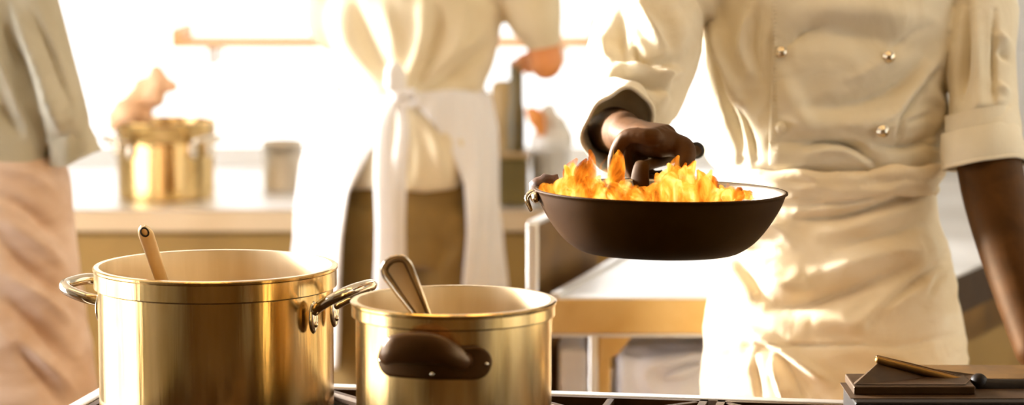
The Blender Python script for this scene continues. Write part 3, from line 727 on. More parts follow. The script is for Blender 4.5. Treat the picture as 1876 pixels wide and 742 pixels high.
def fine(prof):
    out = []
    for a, b in zip(prof, prof[1:]):
        m = max(1, int(abs(b[1] - a[1]) / .02))
        out += [(a[0] + (b[0] - a[0]) * i / m, a[1] + (b[1] - a[1]) * i / m) for i in range(m)]
    return out + [prof[-1]]
YP1 = 4.0
P1 = C(395, 486, YP1); R1 = 222 * YP1 / F; h1 = P1.z - ZH
pot1 = empty('stock_pot', (P1.x, YP1, ZH)); tag(pot1, 'large steel stock pot with two loop handles and a ladle inside, left of the range', 'pot')
line_inside(crisp(mk('pot_body', lathe(bmesh.new(), fine(pot_body(R1, h1, .030)), (P1.x, YP1, ZH), 160), M['steel_pot'], pot1)), R1 - .003, .003, M['steel_inside'], (P1.x, YP1, ZH))
strap_handle(pot1, (P1.x, YP1, ZH), math.radians(-24), R1, h1 - .052, M['chrome'], .062, .105, .034, .008)
strap_handle(pot1, (P1.x, YP1, ZH), math.radians(156), R1, h1 - .060, M['chrome'], .062, .105, .022, .0085)
YP2 = 3.71
P2 = C(831, 549, YP2); R2 = 187 * YP2 / F; h2 = P2.z - ZH
pot2 = empty('saucepan', (P2.x, YP2, ZH)); tag(pot2, 'smaller steel pot with a dark handle facing front and a spoon leaning inside', 'pot')
line_inside(crisp(mk('pot_body', lathe(bmesh.new(), fine(pot_body(R2, h2, .020)), (P2.x, YP2, ZH), 160), M['steel_pot'], pot2)), R2 - .003, .003, M['steel_inside'], (P2.x, YP2, ZH))
def shade_ring(c, r, z, pot):
    bm = bmesh.new(); sweep(bm, [V(c) + V((r * math.cos(2 * PI * i / 128), r * math.sin(2 * PI * i / 128), z)) for i in range(128)], .0013, 8, closed=True, k=1)  # dark ring painted in as the shade line below the rim band
    mk('rim_shade', bm, M['bakelite'], pot)['label'] = 'dark ring standing in for the shade under the rim band'
shade_ring((P1.x, YP1, ZH), R1 - .0034, h1 - .0312, pot1); shade_ring((P2.x, YP2, ZH), R2 - .0034, h2 - .0212, pot2)
def plate_handle(ang, name_dark=True):
    o = V((math.cos(ang), math.sin(ang), 0)); s = V((-o.y, o.x, 0)); B = V((P2.x, YP2, ZH))
    zc = h2 - .060
    def arc(a, z, out): # a metres along the wall
        t = ang + a / R2; return B + V((math.cos(t), math.sin(t), 0)) * (R2 + out) + V((0, 0, z))
    # back plate hugging the wall, rounded ends
    W, Hh = .080, .022
    def pl(u, v):
        a = (u * 2 - 1) * W; k = min(1, (W - abs(a)) / Hh); hh = Hh * math.sqrt(max(0.02, 1 - (1 - k) ** 2)); z = zc - .004 + (v * 2 - 1) * hh
        t = ang + a / R2; return arc(a, z, .0045), V((math.cos(t), math.sin(t), 0))
    h = mk('handle', grid_sheet(pl, 60, 10, .005), M['bakelite'], pot2); h['label'] = 'dark brown riveted handle'
    bm = bmesh.new()
    def hp(a, z, out): return arc(0, z, out) + s * a
    pts = [hp(-.060, zc + .004, -.006), hp(-.058, zc + .008, .018), hp(-.044, zc + .018, .034), hp(-.018, zc + .022, .040), hp(.012, zc + .021, .040), hp(.034, zc + .012, .032), hp(.046, zc + .002, .016), hp(.048, zc + .000, -.006)]
    sweep(bm, pts, [(.008, .010), (.009, .014), (.010, .019), (.010, .021), (.010, .020), (.009, .016), (.008, .012), (.007, .009)], 18, k=6)
    mk('grip', bm, M['bakelite'], h)
    for a in (-.073, 0.002, .072):
        bm = bmesh.new(); t = ang + a / R2; ell(bm, arc(a, zc - .006 if a != .002 else zc - .0185, .0055), (.0032, .0032, .0032)); mk('rivet', bm, M['chrome'], h)
plate_handle(math.radians(-90 - 11)); plate_handle(math.radians(90 - 16))
# ladle in the large pot: flat handle with a hole near the end
lt = C(262, 414, 3.93); lb = C(312, 560, 4.03); 
d_ = (lb - lt).normalized(); bot = lt + d_ * ((lt.z - (ZH + .05)) / -d_.z)
lad = empty('ladle', bot); tag(lad, 'steel ladle with a flat holed handle standing in the large stock pot', 'ladle')
bm = bmesh.new()
sw = d_.cross(V((0, 1, 0))).normalized(); nn = sw.cross(d_).normalized()
def strip(bm, prof, path, nn, sw, th=.0016):
    pass
def lad_sheet(u, v):
    # u along, v across
    L = (bot - lt).length; s = u * L; w = .0115 if s > .02 else .0115 * math.sqrt(max(.08, 1 - ((.02 - s) / .02) ** 2)); w = w - .004 * min(1, s / (L * .8))
    vv = v * 2 - 1
    return lt + d_ * s + sw * w * vv - nn * (.0028 * (1 - vv * vv)) * (1 if nn.y > 0 else -1), (-nn if nn.y > 0 else nn)
hbm = grid_sheet(lad_sheet, 60, 8, .0022)
lh = mk('ladle_handle', hbm, M['steel_inside'], lad)
rg = bmesh.new(); cc = lt + d_ * .012 + V((0, -.004, 0)); pts = [cc + sw * .0055 * math.cos(a) + d_ * .0085 * math.sin(a) for a in [2 * PI * i / 20 for i in range(20)]]
sweep(rg, pts, .0013, 8, closed=True, k=1); mk('hanging_hole', rg, M['blackplastic'], lh)
bm = bmesh.new(); lathe(bm, [(0, -.035), (.020, -.032), (.036, -.018), (.042, .0), (.040, .0), (.034, -.016), (.019, -.029), (0, -.032)], bot + V((.038, 0, 0)), 32)
mk('ladle_bowl', bm, M['chrome'], lad)
# spoon in the smaller pot: broad outlined handle
YS = 3.66
st_ = C(716, 473, YS - .03); sb = C(781, 590, YS); d2 = (sb - st_).normalized(); bt2 = st_ + d2 * ((st_.z - (ZH + .045)) / -d2.z); bt2 = V((bt2.x, bt2.y + .0, bt2.z))
sp_ = empty('serving_spoon', bt2); tag(sp_, 'serving spoon with a broad raised-edge handle leaning in the smaller pot', 'spoon')
sw2 = d2.cross(V((0, 1, 0))).normalized()
if sw2.x < 0: sw2 = -sw2
L2 = (bt2 - st_).length
def wid(s): return float(np.interp(s, [0, .006, .018, .05, .095, .13, L2], [.008, .017, .0205, .0165, .0095, .006, .006]))
def sp_sheet(u, v):
    s = u * L2; vv = v * 2 - 1; w = wid(s)
    return st_ + d2 * s + sw2 * w * vv + V((0, .0022 * (1 - vv * vv), 0)), V((0, -1, 0))
sh_ = mk('spoon_handle', grid_sheet(sp_sheet, 70, 8, .002), M['steel_inside'], sp_)
rg = bmesh.new(); pts = [st_ + d2 * s - sw2 * wid(s) for s in np.linspace(.15, .004, 18)] + [st_ + sw2 * .003 - sw2 * .003 + d2 * -.001] + [st_ + d2 * s + sw2 * wid(s) for s in np.linspace(.004, .15, 18)]
sweep(rg, [p + V((0, -.0008, 0)) for p in pts], .0022, 10, k=2); mk('raised_edge', rg, M['chrome'], sh_)
pts = [st_ + d2 * s - sw2 * wid(s) * .62 for s in np.linspace(.12, .012, 12)] + [st_ + d2 * .007] + [st_ + d2 * s + sw2 * wid(s) * .62 for s in np.linspace(.012, .12, 12)]
rg = bmesh.new(); sweep(rg, [p + V((0, -.0004, 0)) for p in pts], .0011, 8, k=2); mk('engraved_line', rg, M['bakelite'], sh_)
bm = bmesh.new(); R_ = Matrix.Rotation(.3, 3, 'Y'); ell(bm, bt2 + V((.02, 0, -.018)), (.040, .028, .010), R_); mk('spoon_bowl', bm, M['chrome'], sp_)
# pan
YPN = 3.97
PC = C(1208, 352, YPN); RP = 231 * YPN / F
pan = empty('frying_pan', (PC.x, YPN, PC.z - .088)); tag(pan, 'deep black iron frying pan full of flames, held out over the range', 'pan')
pan.rotation_euler = (math.radians(-1.0), math.radians(1.0), 0)
DP = .088
prof = [(0, 0), (.055, .0), (.085, .001)]
for (xx, yy) in ((140, 478), (170, 462), (192, 440), (210, 415), (223, 392), (231, 372)): prof.append((xx / 231 * RP, (478 - yy) / (478 - 372) * DP))
outer = [(a[0], a[1]) for a in cr(prof, 4)]
lip = [(RP + .003, DP + .001), (RP + .0025, DP + .0035), (RP - .0005, DP + .0035)]
inner = [(max(0, a[0] - .0035), a[1] + .003) for a in outer[::-1]]
inner[-1] = (0, .003)
mk('pan_body', lathe(bmesh.new(), outer + lip, (0, 0, 0), 128), M['iron'], None)
pb = bpy.context.scene.objects['pan_body']
# local build: parent carries the small tilt
def local(o, p): o.parent = p; return o
local(pb, pan)
pi_ = local(mk('pan_lining', lathe(bmesh.new(), [(RP - .0005, DP + .0035)] + inner, (0, 0, 0), 128), M['pan_inner'], None), pan); pi_['label'] = 'worn silvery inside of the pan'
bm = bmesh.new(); a0 = math.radians(186)
for k in (-1, 1):
    ell(bm, V(((RP + .002) * math.cos(a0 + k * .06), (RP + .002) * math.sin(a0 + k * .06), DP - .008)), (.006, .009, .009))
sweep(bm, [V((-(RP - .008), -.012, DP - .004)), V((-(RP + .004), -.010, DP - .002)), V((-(RP + .012), -.012, DP - .012)), V((-(RP + .006), -.014, DP - .028))], [.003, .004, .004, .003], 10)
lp = local(mk('pouring_lip', bm, M['chrome'], None), pan)
Rinv = pan.rotation_euler.to_matrix().inverted(); pl_ = lambda w: Rinv @ (V(w) - pan.location)
bm = bmesh.new(); rimA = C(1172, 348, 4.155)
sweep(bm, [pl_(p) for p in (rimA + V((-.002, -.012, -.012)), HA.lerp(G0, .35), G0, HE)], [(.020, .005), (.013, .006), (.012, .008), (.012, .0095)], 18, k=6)
hnd = local(mk('handle', bm, M['iron'], None), pan)
bm = bmesh.new(); ell(bm, pl_(HE + hd * .004), (.014, .014, .014)); o = mk('handle_knob', bm, M['blackplastic'], None); o.parent = hnd
# charred food in the pan
def pan_z(r): # inner surface height
    return float(np.interp(r, [i[0] for i in inner[::-1]], [i[1] for i in inner[::-1]]))
fd = [(-.165, .05, .024, 'dark charred morsel at the left rim of the pan'), (-.035, .02, .030, 'dark charred morsel below the gripping hand'), (.085, .00, .028, 'dark charred morsel in the right half of the pan'),
      (-.10, -.04, .024, 'dark charred morsel left of the pan middle'), (.03, .06, .026, 'dark charred morsel under the pan handle'), (.045, -.06, .026, 'dark charred morsel at the front of the pan')]
for i, (x, y, r, lab) in enumerate(fd):
    bm = bmesh.new(); bmesh.ops.create_icosphere(bm, subdivisions=3, radius=1)
    for v_ in bm.verts:
        n_ = mnoise.noise(v_.co * 1.6 + V((i * 5, 0, 0))); v_.co = v_.co * (1 + .45 * n_); v_.co = V((v_.co.x * r, v_.co.y * r * .9, v_.co.z * r * .8))
    rr = math.hypot(x, y)
    zz = max(pan_z(min(RP - .01, rr + r * .6)), pan_z(rr)) + r * .55
    if rr < .12: zz = max(zz, .045)
    wpos = pan.matrix_basis @ V((x, y, zz)) if False else pan.location + pan.rotation_euler.to_matrix() @ V((x, y, zz))
    bmesh.ops.translate(bm, verts=bm.verts, vec=wpos)
    o = mk('meat_chunk', bm, M['char'], None, loc=wpos); tag(o, lab, 'food', 'charred food in the flaming pan')
# flames: many licking tongues, one burning mass
fl = bmesh.new(); rnd = random.Random(11)
def tongue(px, py0, py1, Y, w, lean):
    a = C(px, py0, Y); b = C(px + lean, py1, Y + .01); L = (b - a).length; ph = rnd.uniform(0, 6)
    pts = []; rad = []
    for k in range(8):
        t = k / 7; p = a.lerp(b, t) + V((math.sin(t * 5 + ph) * w * .55 * t, math.cos(t * 4 + ph) * w * .3, 0)); pts.append(p)
        rr = w * (math.sin(PI * min(.999, (t * .80 + .18))) ** .65) * (1 - .35 * t) * (1 + .22 * math.sin(t * 9 + ph)) + .0008
        rad.append((rr, rr * .6))
    sweep(fl, pts, rad, 14, up=(0, -1, 0), k=3)
spec = [(1008, 362, 338, 14, -6), (1028, 366, 322, 16, 4), (1050, 368, 300, 17, 10), (1072, 366, 275, 17, 8), (1062, 368, 318, 20, -8), (1095, 372, 300, 18, -10), (1090, 372, 330, 20, 10), (1118, 372, 322, 19, 8), (1140, 372, 334, 22, -4),
        (1112, 335, 262, 11, 6), (1126, 338, 278, 10, 6), (1160, 374, 338, 20, 6), (1185, 374, 344, 18, -6), (1208, 374, 318, 19, 6), (1222, 374, 300, 19, 8), (1238, 374, 286, 18, 6), (1250, 372, 305, 20, -6), (1262, 372, 296, 17, 4),
        (1272, 374, 322, 20, 10), (1290, 372, 312, 18, 6), (1306, 372, 322, 18, -4), (1322, 370, 334, 16, 8), (1345, 368, 345, 14, 4), (1362, 366, 350, 11, 2), (1045, 372, 345, 20, 0), (1110, 374, 348, 22, 3), (1240, 376, 340, 24, -3), (1200, 376, 352, 22, 3), (1280, 375, 346, 22, 2), (1160, 376, 354, 24, 2), (1320, 372, 350, 18, 2), (1080, 374, 350, 20, -3)]
for (px, y0, y1, w, lean) in spec:
    fr_ = (px - 1208) / 232; half = math.sqrt(max(0, 1 - fr_ ** 2)) * RP
    for q in range(4):
        Y = YPN + rnd.uniform(-.55, .8) * half * .8
        if 1105 < px < 1130 and y1 < 290: Y = YPN + .06
        yy1 = y1 + (rnd.uniform(0, 26) if q else 0)
        tongue(px + rnd.uniform(-8, 8) * q, min(y0, 372) - 4, min(yy1, y0 - 14), Y, w * YPN / F * rnd.uniform(.75, 1.2), lean + rnd.uniform(-4, 4) * q)
flo = mk('flames', fl, M['flame'], None, loc=(PC.x, YPN, PC.z - .02)); tag(flo, 'orange and yellow flames leaping from the black pan', 'fire', None, 'stuff')
# ------------------------------------------------------------------ range with the pots
RZ = math.radians(-6.5)
# back edge: passes the points seen at (620,703) and (1540,735)
def atz(px, py, z):
    u, v = (px - CX) / F, -(py - CY) / F; d = V((u, cp + v * sp, v * cp - sp)); t = (z - H) / d.z; return V((d.x * t, d.y * t, z))
EA = atz(620, 705, .86); EB = atz(1540, 734, .86); EL = atz(175, 722, .86)
RZ = math.atan2(EB.y - EA.y, EB.x - EA.x)
ex = V((math.cos(RZ), math.sin(RZ), 0)); ey = V((-ex.y, ex.x, 0))
xl_ = (EL - EA).dot(ex) - .01
OR_ = EA + ex * xl_; OR_.z = 0
rng = empty('cooking_range', OR_, RZ); tag(rng, 'steel cooking range with cast iron grates carrying both pots', 'range')
def part(name, bm, mat, parent, bevel=0, smooth=False):
    o = mk(name, bm, mat, None, smooth=smooth, bevel=bevel); o.parent = parent; return o
LW, LD = 1.90, .95
part('range_body', bx((0, -LD, .12), (LW, 0, .80)), M['steel_dull'], rng, .004)
bm = bmesh.new(); box(bm, (0, -.028, .80), (LW, 0, .862)); box(bm, (0, -LD, .80), (LW, -LD + .03, .862)); box(bm, (0, -LD + .03, .80), (.022, -.028, .862)); box(bm, (LW - .03, -LD + .03, .80), (LW, -.028, .862))
part('steel_rim', bm, M['worktop'], rng, .003)
part('burner_tray', bx((.022, -LD + .03, .80), (LW - .03, -.028, .812)), M['cast'], rng)
for (a, b) in ((.05, .05), (LW - .11, .05), (.05, LD - .11), (LW - .11, LD - .11)):
    part('leg', bx((a, -b - .06, 0), (a + .06, -b, .12)), M['steel_dull'], rng, .004)
gx = [(.03 + i * .31, .03 + i * .31 + .295) for i in range(6)]
for i, (a, b) in enumerate(gx):
    for j in range(3):
        y1_ = -.035 - j * .30; y0_ = y1_ - .29; g = bmesh.new(); zt, zb = .8615, .846; m_ = (a + b) / 2; n_ = (y0_ + y1_) / 2
        for bb in (((a, y0_), (b, y0_ + .012)), ((a, y1_ - .012), (b, y1_)), ((a, y0_), (a + .012, y1_)), ((b - .012, y0_), (b, y1_))): box(g, (*bb[0], zb), (*bb[1], zt))
        for k in range(4):
            an = PI / 4 + k * PI / 2; sx_, sy_ = math.copysign(1, math.cos(an)), math.copysign(1, math.sin(an))
            p0 = V((m_ + sx_ * .13, n_ + sy_ * .13, zt - .007)); p1 = V((m_ + sx_ * .032, n_ + sy_ * .032, zt - .007))
            sweep(g, [p0, p1], [(.006, .0068)] * 2, 8, k=1, sq=6)
            an2 = k * PI / 2; p0 = V((m_ + math.cos(an2) * .142, n_ + math.sin(an2) * .142, zt - .007)); p1 = V((m_ + math.cos(an2) * .05, n_ + math.sin(an2) * .05, zt - .007)); sweep(g, [p0, p1], [(.006, .0068)] * 2, 8, k=1, sq=6)
        for (fx, fy) in ((a, y0_), (b - .012, y0_), (a, y1_ - .012), (b - .012, y1_ - .012)): box(g, (fx, fy, .812), (fx + .012, fy + .012, zb))
        gr = part('grate', g, M['cast'], rng)
        part('burner', lathe(bmesh.new(), [(0, .812), (.045, .812), (.045, .826), (.034, .830), (.034, .838), (.030, .841), (0, .842)], (m_, n_, 0), 32), M['cast'], gr, smooth=True)
for k in range(5): part('knob', lathe(bmesh.new(), [(0, 0), (.022, 0), (.020, .025), (0, .026)], (0, 0, 0), 24), M['blackplastic'], rng, smooth=True).matrix_basis = Matrix.Translation((.15 + k * .25, -LD, .72)) @ Matrix.Rotation(PI / 2, 4, 'X')
# ------------------------------------------------------------------ grill box at the lower right
YG = 3.92
gz = lambda y, Y=YG: C(1700, y, Y).z
gxx = lambda x, Y=YG: C(x, 700, Y).x
gr = empty('grill_hood', (gxx(1700), YG, ZH)); tag(gr, 'low dark grill box with sloping cover and steel rod, right end of range', 'grill')
zb_, zm, zt_ = ZH, gz(735), gz(700)
bm = bmesh.new(); X1 = gxx(1980)
box(bm, (gxx(1545), YG - .14, ZH), (X1, YG, gz(737, YG - .14)))
mk('grill_base', bm, M['blackplastic'], gr, bevel=.003)
mk('base_edge', bx((gxx(1540), YG - .115, gz(737, YG - .14)), (X1, YG + .01, gz(726, YG - .1))), M['grill'], gr, bevel=.002)
mk('cover_frame', bx((gxx(1550), YG - .09, gz(726, YG - .1)), (gxx(1768), YG + .015, gz(708, YG - .09))), M['cast'], gr, bevel=.002)
bm = bmesh.new(); z0 = gz(708, YG - .09)
P_ = [C(1562, 703, YG - .08), C(1765, 703, YG - .08), C(1800, 703, YG - .06), C(1800, 700, YG), C(1612, 664, YG), ]
q0, q1, q2, q3 = C(1566, 704, YG - .08), C(1768, 704, YG - .08), C(1790, 702, YG + .0), C(1612, 662, YG + .0)
vs = [bm.verts.new(p) for p in (q0, q1, q2, q3)] + [bm.verts.new(p) for p in (V((q0.x, q0.y + .02, z0 - .001)), V((q1.x, q1.y + .02, z0 - .001)), V((q2.x, q2.y + .012, z0 - .001)), V((q3.x, q3.y + .012, z0 - .001)))]
for f in ((0, 1, 2, 3), (7, 6, 5, 4), (0, 4, 5, 1), (1, 5, 6, 2), (2, 6, 7, 3), (3, 7, 4, 0)): bm.faces.new([vs[i] for i in f])
mk('sloping_cover', bm, M['grill'], gr, smooth=False)
bm = bmesh.new(); sweep(bm, [C(1610, 660, YG - .005), C(1700, 683, YG - .012), C(1798, 708, YG - .02)], .0058, 14, k=4); rd = mk('rod', bm, M['steel_dull'], gr)
bm = bmesh.new(); sweep(bm, [C(1608, 654, YG + .004), C(1700, 676, YG + .004), C(1778, 697, YG + .004)], .0028, 10, k=4); mk('upper_wire', bm, M['bakelite'], gr)
bm = bmesh.new(); ell(bm, C(1793, 700, YG - .03), (.013, .013, .013)); sweep(bm, [C(1795, 706, YG - .03), C(1835, 712, YG - .03), C(1930, 712, YG - .03)], [(.012, .011), (.012, .014), (.012, .014)], 16)
mk('handle', bm, M['blackplastic'], gr)
# steel ledge standing behind the grill
lg = empty('steel_ledge', (gxx(1850, 4.2), 4.2, 0)); tag(lg, 'brown steel cupboard with a flat worn top behind the grill, right edge', 'cupboard')
za = C(1800, 668, 4.26).z; zf = C(1800, 698, 4.02)
lx0, lx1 = C(1694, 668, 4.12).x, C(2080, 668, 4.12).x
mk('ledge_top', bx((lx0, 4.135, za - .03), (lx1, 4.26, za)), M['ledge'], lg, bevel=.003)
mk('ledge_body', bx((lx0 + .01, 4.14, 0), (lx1 - .01, 4.25, za - .03)), M['cabinet'], lg, bevel=.003)
# ------------------------------------------------------------------ work table behind the pan
ZW = .86
T0 = atz(1008, 545, ZW); T1 = atz(1300, 549, ZW); TL = atz(1118, 482, ZW)
dirL = (TL - T0).normalized(); TB = T0 + dirL * .62
tx1 = .74
t_ = empty('work_table', (T0.x, T0.y, 0)); tag(t_, 'steel work table with bright top and bracketed legs, between the small pot and the person', 'table')
top = bmesh.new(); prism(top, [(T0.x, T0.y), (tx1, T0.y), (tx1, TB.y), (TB.x, TB.y)], ZW - .004, ZW)
mk('table_top', top, M['worktop'], t_, smooth=False)
zf = C(1150, 612, T0.y).z
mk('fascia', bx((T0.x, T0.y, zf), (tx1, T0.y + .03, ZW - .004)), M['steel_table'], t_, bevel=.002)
bm = bmesh.new(); box(bm, (T0.x, T0.y + .002, zf - .006), (tx1, T0.y + .02, zf - .0005)); mk('lower_rim', bm, M['worktop'], t_, smooth=False)
# raised rim along the slanting left edge and the tall side panel
nL = V((-dirL.y, dirL.x, 0))
bm = bmesh.new(); a = T0 + dirL * .0; b_ = TB
prism(bm, [(a.x, a.y), (a.x + .016, a.y), (b_.x + .016, b_.y), (b_.x, b_.y)], ZW, ZW + .008); mk('edge_rim', bm, M['worktop'], t_, smooth=False)
pa = T0 + dirL * .09 - V((.045, 0, 0)); ph_ = C(975, 408, pa.y).z
bm = bmesh.new(); p0 = V((C(985, 415, pa.y).x, pa.y, 0)); p1 = p0 + dirL * .50
prism(bm, [(p0.x, p0.y), (p0.x + .001, p0.y), (p1.x + .001, p1.y), (p1.x - .02, p1.y)], ZW - .35, ph_ - .004)
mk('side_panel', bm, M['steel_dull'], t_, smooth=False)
xa = C(965, 415, pa.y).x
bm = bmesh.new(); box(bm, (xa, pa.y - .012, .05), (p0.x + .0015, pa.y, ph_)); mk('panel_post', bm, M['worktop'], t_, bevel=.003)
bm = bmesh.new(); prism(bm, [(xa, pa.y), (p0.x + .002, pa.y), (p1.x + .002, p1.y), (p1.x - .02, p1.y)], ph_ - .004, ph_ + .003); mk('panel_cap', bm, M['worktop'], t_, smooth=False)
lx = C(1098, 650, T0.y).x
for (x, y) in ((lx, T0.y + .03), (tx1 - .08, T0.y + .03), (lx + .05, TB.y - .08), (tx1 - .08, TB.y - .08)):
    lgm = mk('leg', bx((x, y, 0), (x + .022, y + .04, ZW - .004)), M['steel_table'], t_, bevel=.002)
mk('leg_face', bx((lx - .018, T0.y + .026, 0), (lx - .002, T0.y + .05, zf - .006)), M['worktop'], t_, bevel=.002)
bm = bmesh.new()
tri = [C(1103, 612, T0.y), C(1162, 614, T0.y), C(1132, 652, T0.y), C(1103, 662, T0.y)]
fr_ = [bm.verts.new((p.x, T0.y + .010, p.z)) for p in tri]; bk = [bm.verts.new((p.x, T0.y + .028, p.z)) for p in tri]
bm.faces.new(fr_); bm.faces.new(bk[::-1])
for i in range(4): bm.faces.new((fr_[i], bk[i], bk[(i + 1) % 4], fr_[(i + 1) % 4]))
mk('corner_bracket', bm, M['steel_table'], t_, smooth=False)
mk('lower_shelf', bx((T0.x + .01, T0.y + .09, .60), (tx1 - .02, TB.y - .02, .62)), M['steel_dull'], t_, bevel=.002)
mk('back_board', bx((T0.x + .15, TB.y - .02, .40), (tx1, TB.y - .005, ZW - .01)), M['cast'], t_, smooth=False)
def rbox(a, b, wob=0, seed=0, vox=.006):
    bm = bx(a, b); me = remesh(bm, vox, 6); return drape(me, [], nz=wob, nsc=(14, 14, 14), seed=seed) if wob else me
sx0 = C(1022, 700, 5.35).x; sx1 = C(1080, 700, 5.35).x
o = mk('storage_box', rbox((sx0, 5.28, .621), (sx1 - .005, 5.50, C(1050, 640, 5.28).z)), M['lavender'], None, loc=(sx0, 5.39, .62)); tag(o, 'small pale box on the shelf under the table, left of its leg', 'box')
sx0 = C(1135, 700, 5.35).x; sx1 = C(1284, 700, 5.35).x
sk = mk('plastic_sack', rbox((sx0, 5.27, .622), (sx1 + .05, 5.50, C(1200, 648, 5.27).z), .016, 5), M['lavender'], None, loc=(sx0 + .1, 5.39, .62)); tag(sk, 'pale crumpled sack on the shelf under the table, right of its leg', 'sack')
bm = bmesh.new(); pz = C(1250, 680, 5.27)
sweep(bm, [pz + V((-.03, -.012, -.01)), pz + V((0, -.02, 0)), pz + V((.035, -.012, .014))], [.006, .012, .006], 12); k_ = mk('sack_knot', bm, M['lavender'], sk)
# ------------------------------------------------------------------ right-hand counter behind the person
rc = empty('side_counter', (1.2, 5.9, 0)); tag(rc, 'steel counter with bright top seen between the apron and the hanging forearm', 'counter')
A0 = atz(1690, 530, ZW); A1 = atz(1812, 478, ZW); dr = (A1 - A0).normalized(); A0 = A0 - dr * .04
A2 = A0 + dr * 1.0; nb = V((-dr.y, dr.x, 0)); 
nb = V((0, 1, 0)); poly = [(A0.x, A0.y), (A2.x, A2.y), (A2.x, 7.3), (A0.x, 7.3)]
bm = prism(bmesh.new(), poly, ZW - .006, ZW); mk('counter_top', bm, M['worktop'], rc, smooth=False)
def inset(k0, k1, z0, z1, name, mat):
    p = [(A0.x + nb.x * k0 + dr.x * .01, A0.y + nb.y * k0 + dr.y * .01), (A2.x + nb.x * k0, A2.y + nb.y * k0), (A2.x + nb.x * k1, A2.y + nb.y * k1), (A0.x + nb.x * k1 + dr.x * .01, A0.y + nb.y * k1 + dr.y * .01)]
    mk(name, prism(bmesh.new(), p, z0, z1), mat, rc, smooth=False)
inset(.0, .68, ZW - .085, ZW - .006, 'recess_shade', M['cast'])  # black strip stands in for the shaded recess below the top
inset(.02, .66, ZW - .155, ZW - .085, 'drawer_front', M['steel_dull'])
inset(.03, .66, .0, ZW - .155, 'cupboard_body', M['cabinet'])
# ------------------------------------------------------------------ long back counter
YK = 6.60
bc = empty('long_counter', (0, YK, 0)); tag(bc, 'long counter with pale top along the window behind the people', 'counter')
zk = ZW; zl = C(300, 424, YK).z; zl0 = C(300, 386, YK).z
kx0, kx1 = -1.9, 0.62
mk('counter_top', bx((kx0, YK, zl0), (kx1, YB, zk)), M['worktop'], bc, bevel=.003)
mk('front_rail', bx((kx0, YK + .005, zl), (kx1, YB, zl0)), M['cab_edge'], bc, smooth=False)
mk('cabinet_body', bx((kx0 + .01, YK + .04, .0), (kx1 - .01, YB, zl)), M['cabinet'], bc, smooth=False)
for k in range(5):
    xx = kx0 + .02 + k * .5; mk('cabinet_door', bx((xx, YK + .022, .1), (xx + .485, YK + .039, zl - .01)), M['cabinet'], bc, bevel=.003)
# far pot
YQ = 6.86
Q = C(303, 220, YQ); RQ = 92 * YQ / F; hq = Q.z - ZW + .0
fp_ = empty('stock_pot', (Q.x, YQ, ZW)); tag(fp_, 'blurred shiny pot on the long counter by the window', 'pot')
mk('pot_body', lathe(bmesh.new(), fine(pot_body(RQ, hq, .035)), (Q.x, YQ, ZW), 80), M['steel_pot'], fp_)
strap_handle(fp_, (Q.x, YQ, ZW), math.radians(-40), RQ, hq - .055, M['steel_pale'], .04, .09, .02, .006)
strap_handle(fp_, (Q.x, YQ, ZW), math.radians(-140), RQ, hq - .055, M['steel_pale'], .04, .09, .02, .006)
# peach cloth heaped over its left rim
bm = bmesh.new(); ZZ = YQ - .04
outl = [(196, 214), (236, 180), (262, 136), (285, 110), (312, 138), (331, 156), (300, 178), (262, 200), (225, 220), (203, 240)]
for (px, py, r) in ((285, 128, .014), (290, 150, .030), (312, 157, .018), (268, 160, .028), (255, 182, .034), (232, 200, .030), (280, 178, .030), (212, 216, .020), (205, 232, .012), (258, 212, .030)):
    ell(bm, C(px, py, ZZ + (.02 if px > 250 else -.05)), (r * 1.05, r * 1.2, r))
cm = remesh(bm, .006, 5); drape(cm, [([(240, 190), (280, 140)], 10, -.008)], nz=.008, nsc=(14, 14, 14))
o = mk('kitchen_cloth', cm, M['peach'], None, loc=C(260, 235, ZZ)); tag(o, 'peach coloured crumpled cloth heaped on the rim of the far pot', 'cloth')
# pale container right of it
bq = C(518, 345, 7.05); wq = 36 * 7.05 / F; hq2 = C(518, 258, 7.05).z - ZW
bm = bmesh.new(); lathe(bm, [(0, 0), (wq * .92, 0), (wq, .01), (wq * 1.03, hq2 - .01), (wq * 1.08, hq2 - .01), (wq * 1.08, hq2), (wq * .98, hq2), (wq * .9, .008), (0, .008)], (bq.x, 7.05, ZW), 48)
o = mk('tub', bm, M['steel_pale'], None, loc=(bq.x, 7.05, ZW)); tag(o, 'pale round tub on the long counter, between the far pot and the person', 'tub')
# things right of the middle person
cq = C(925, 330, 6.95); 
bm = bmesh.new(); hh = C(925, 148, 6.95).z - ZW
lathe(bm, [(0, 0), (.034, 0), (.036, .004), (.036, hh - .02), (.032, hh - .008), (.026, hh), (0, hh)], (cq.x, 6.95, ZW), 40)
o = mk('canister', bm, M['brown_tin'], None, loc=(cq.x, 6.95, ZW)); tag(o, 'tall brown canister on the counter right behind the white apron', 'canister')
dq = C(946, 330, 6.80); hh = C(946, 110, 6.80).z - ZW
bm = bmesh.new(); lathe(bm, [(0, 0), (.020, 0), (.022, .004), (.022, hh * .62), (.018, hh * .70), (.017, hh * .95), (.018, hh * .96), (.018, hh - .002), (0, hh)], (dq.x, 6.80, ZW), 32)
o = mk('bottle', bm, M['olive_glass'], None, loc=(dq.x, 6.80, ZW)); tag(o, 'dark tall bottle in front of the brown canister on the counter', 'bottle')
eq = C(940, 340, 6.72); bm = bmesh.new(); bb0 = C(912, 350, 6.74); bb1 = C(968, 285, 6.74)
box(bm, (bb0.x, 6.66, ZW + .001), (bb1.x, 6.765, bb1.z)); o = mk('storage_tin', bm, M['olive_glass'], None, loc=((bb0.x + bb1.x) / 2, 6.71, ZW), bevel=.008); tag(o, 'low dark box on the counter in front of the bottle', 'box')
lid = bmesh.new(); box(lid, (bb0.x - .004, 6.655, bb1.z), (bb1.x + .004, 6.77, bb1.z + .008)); mk('lid', lid, M['brown_tin'], o, bevel=.003)
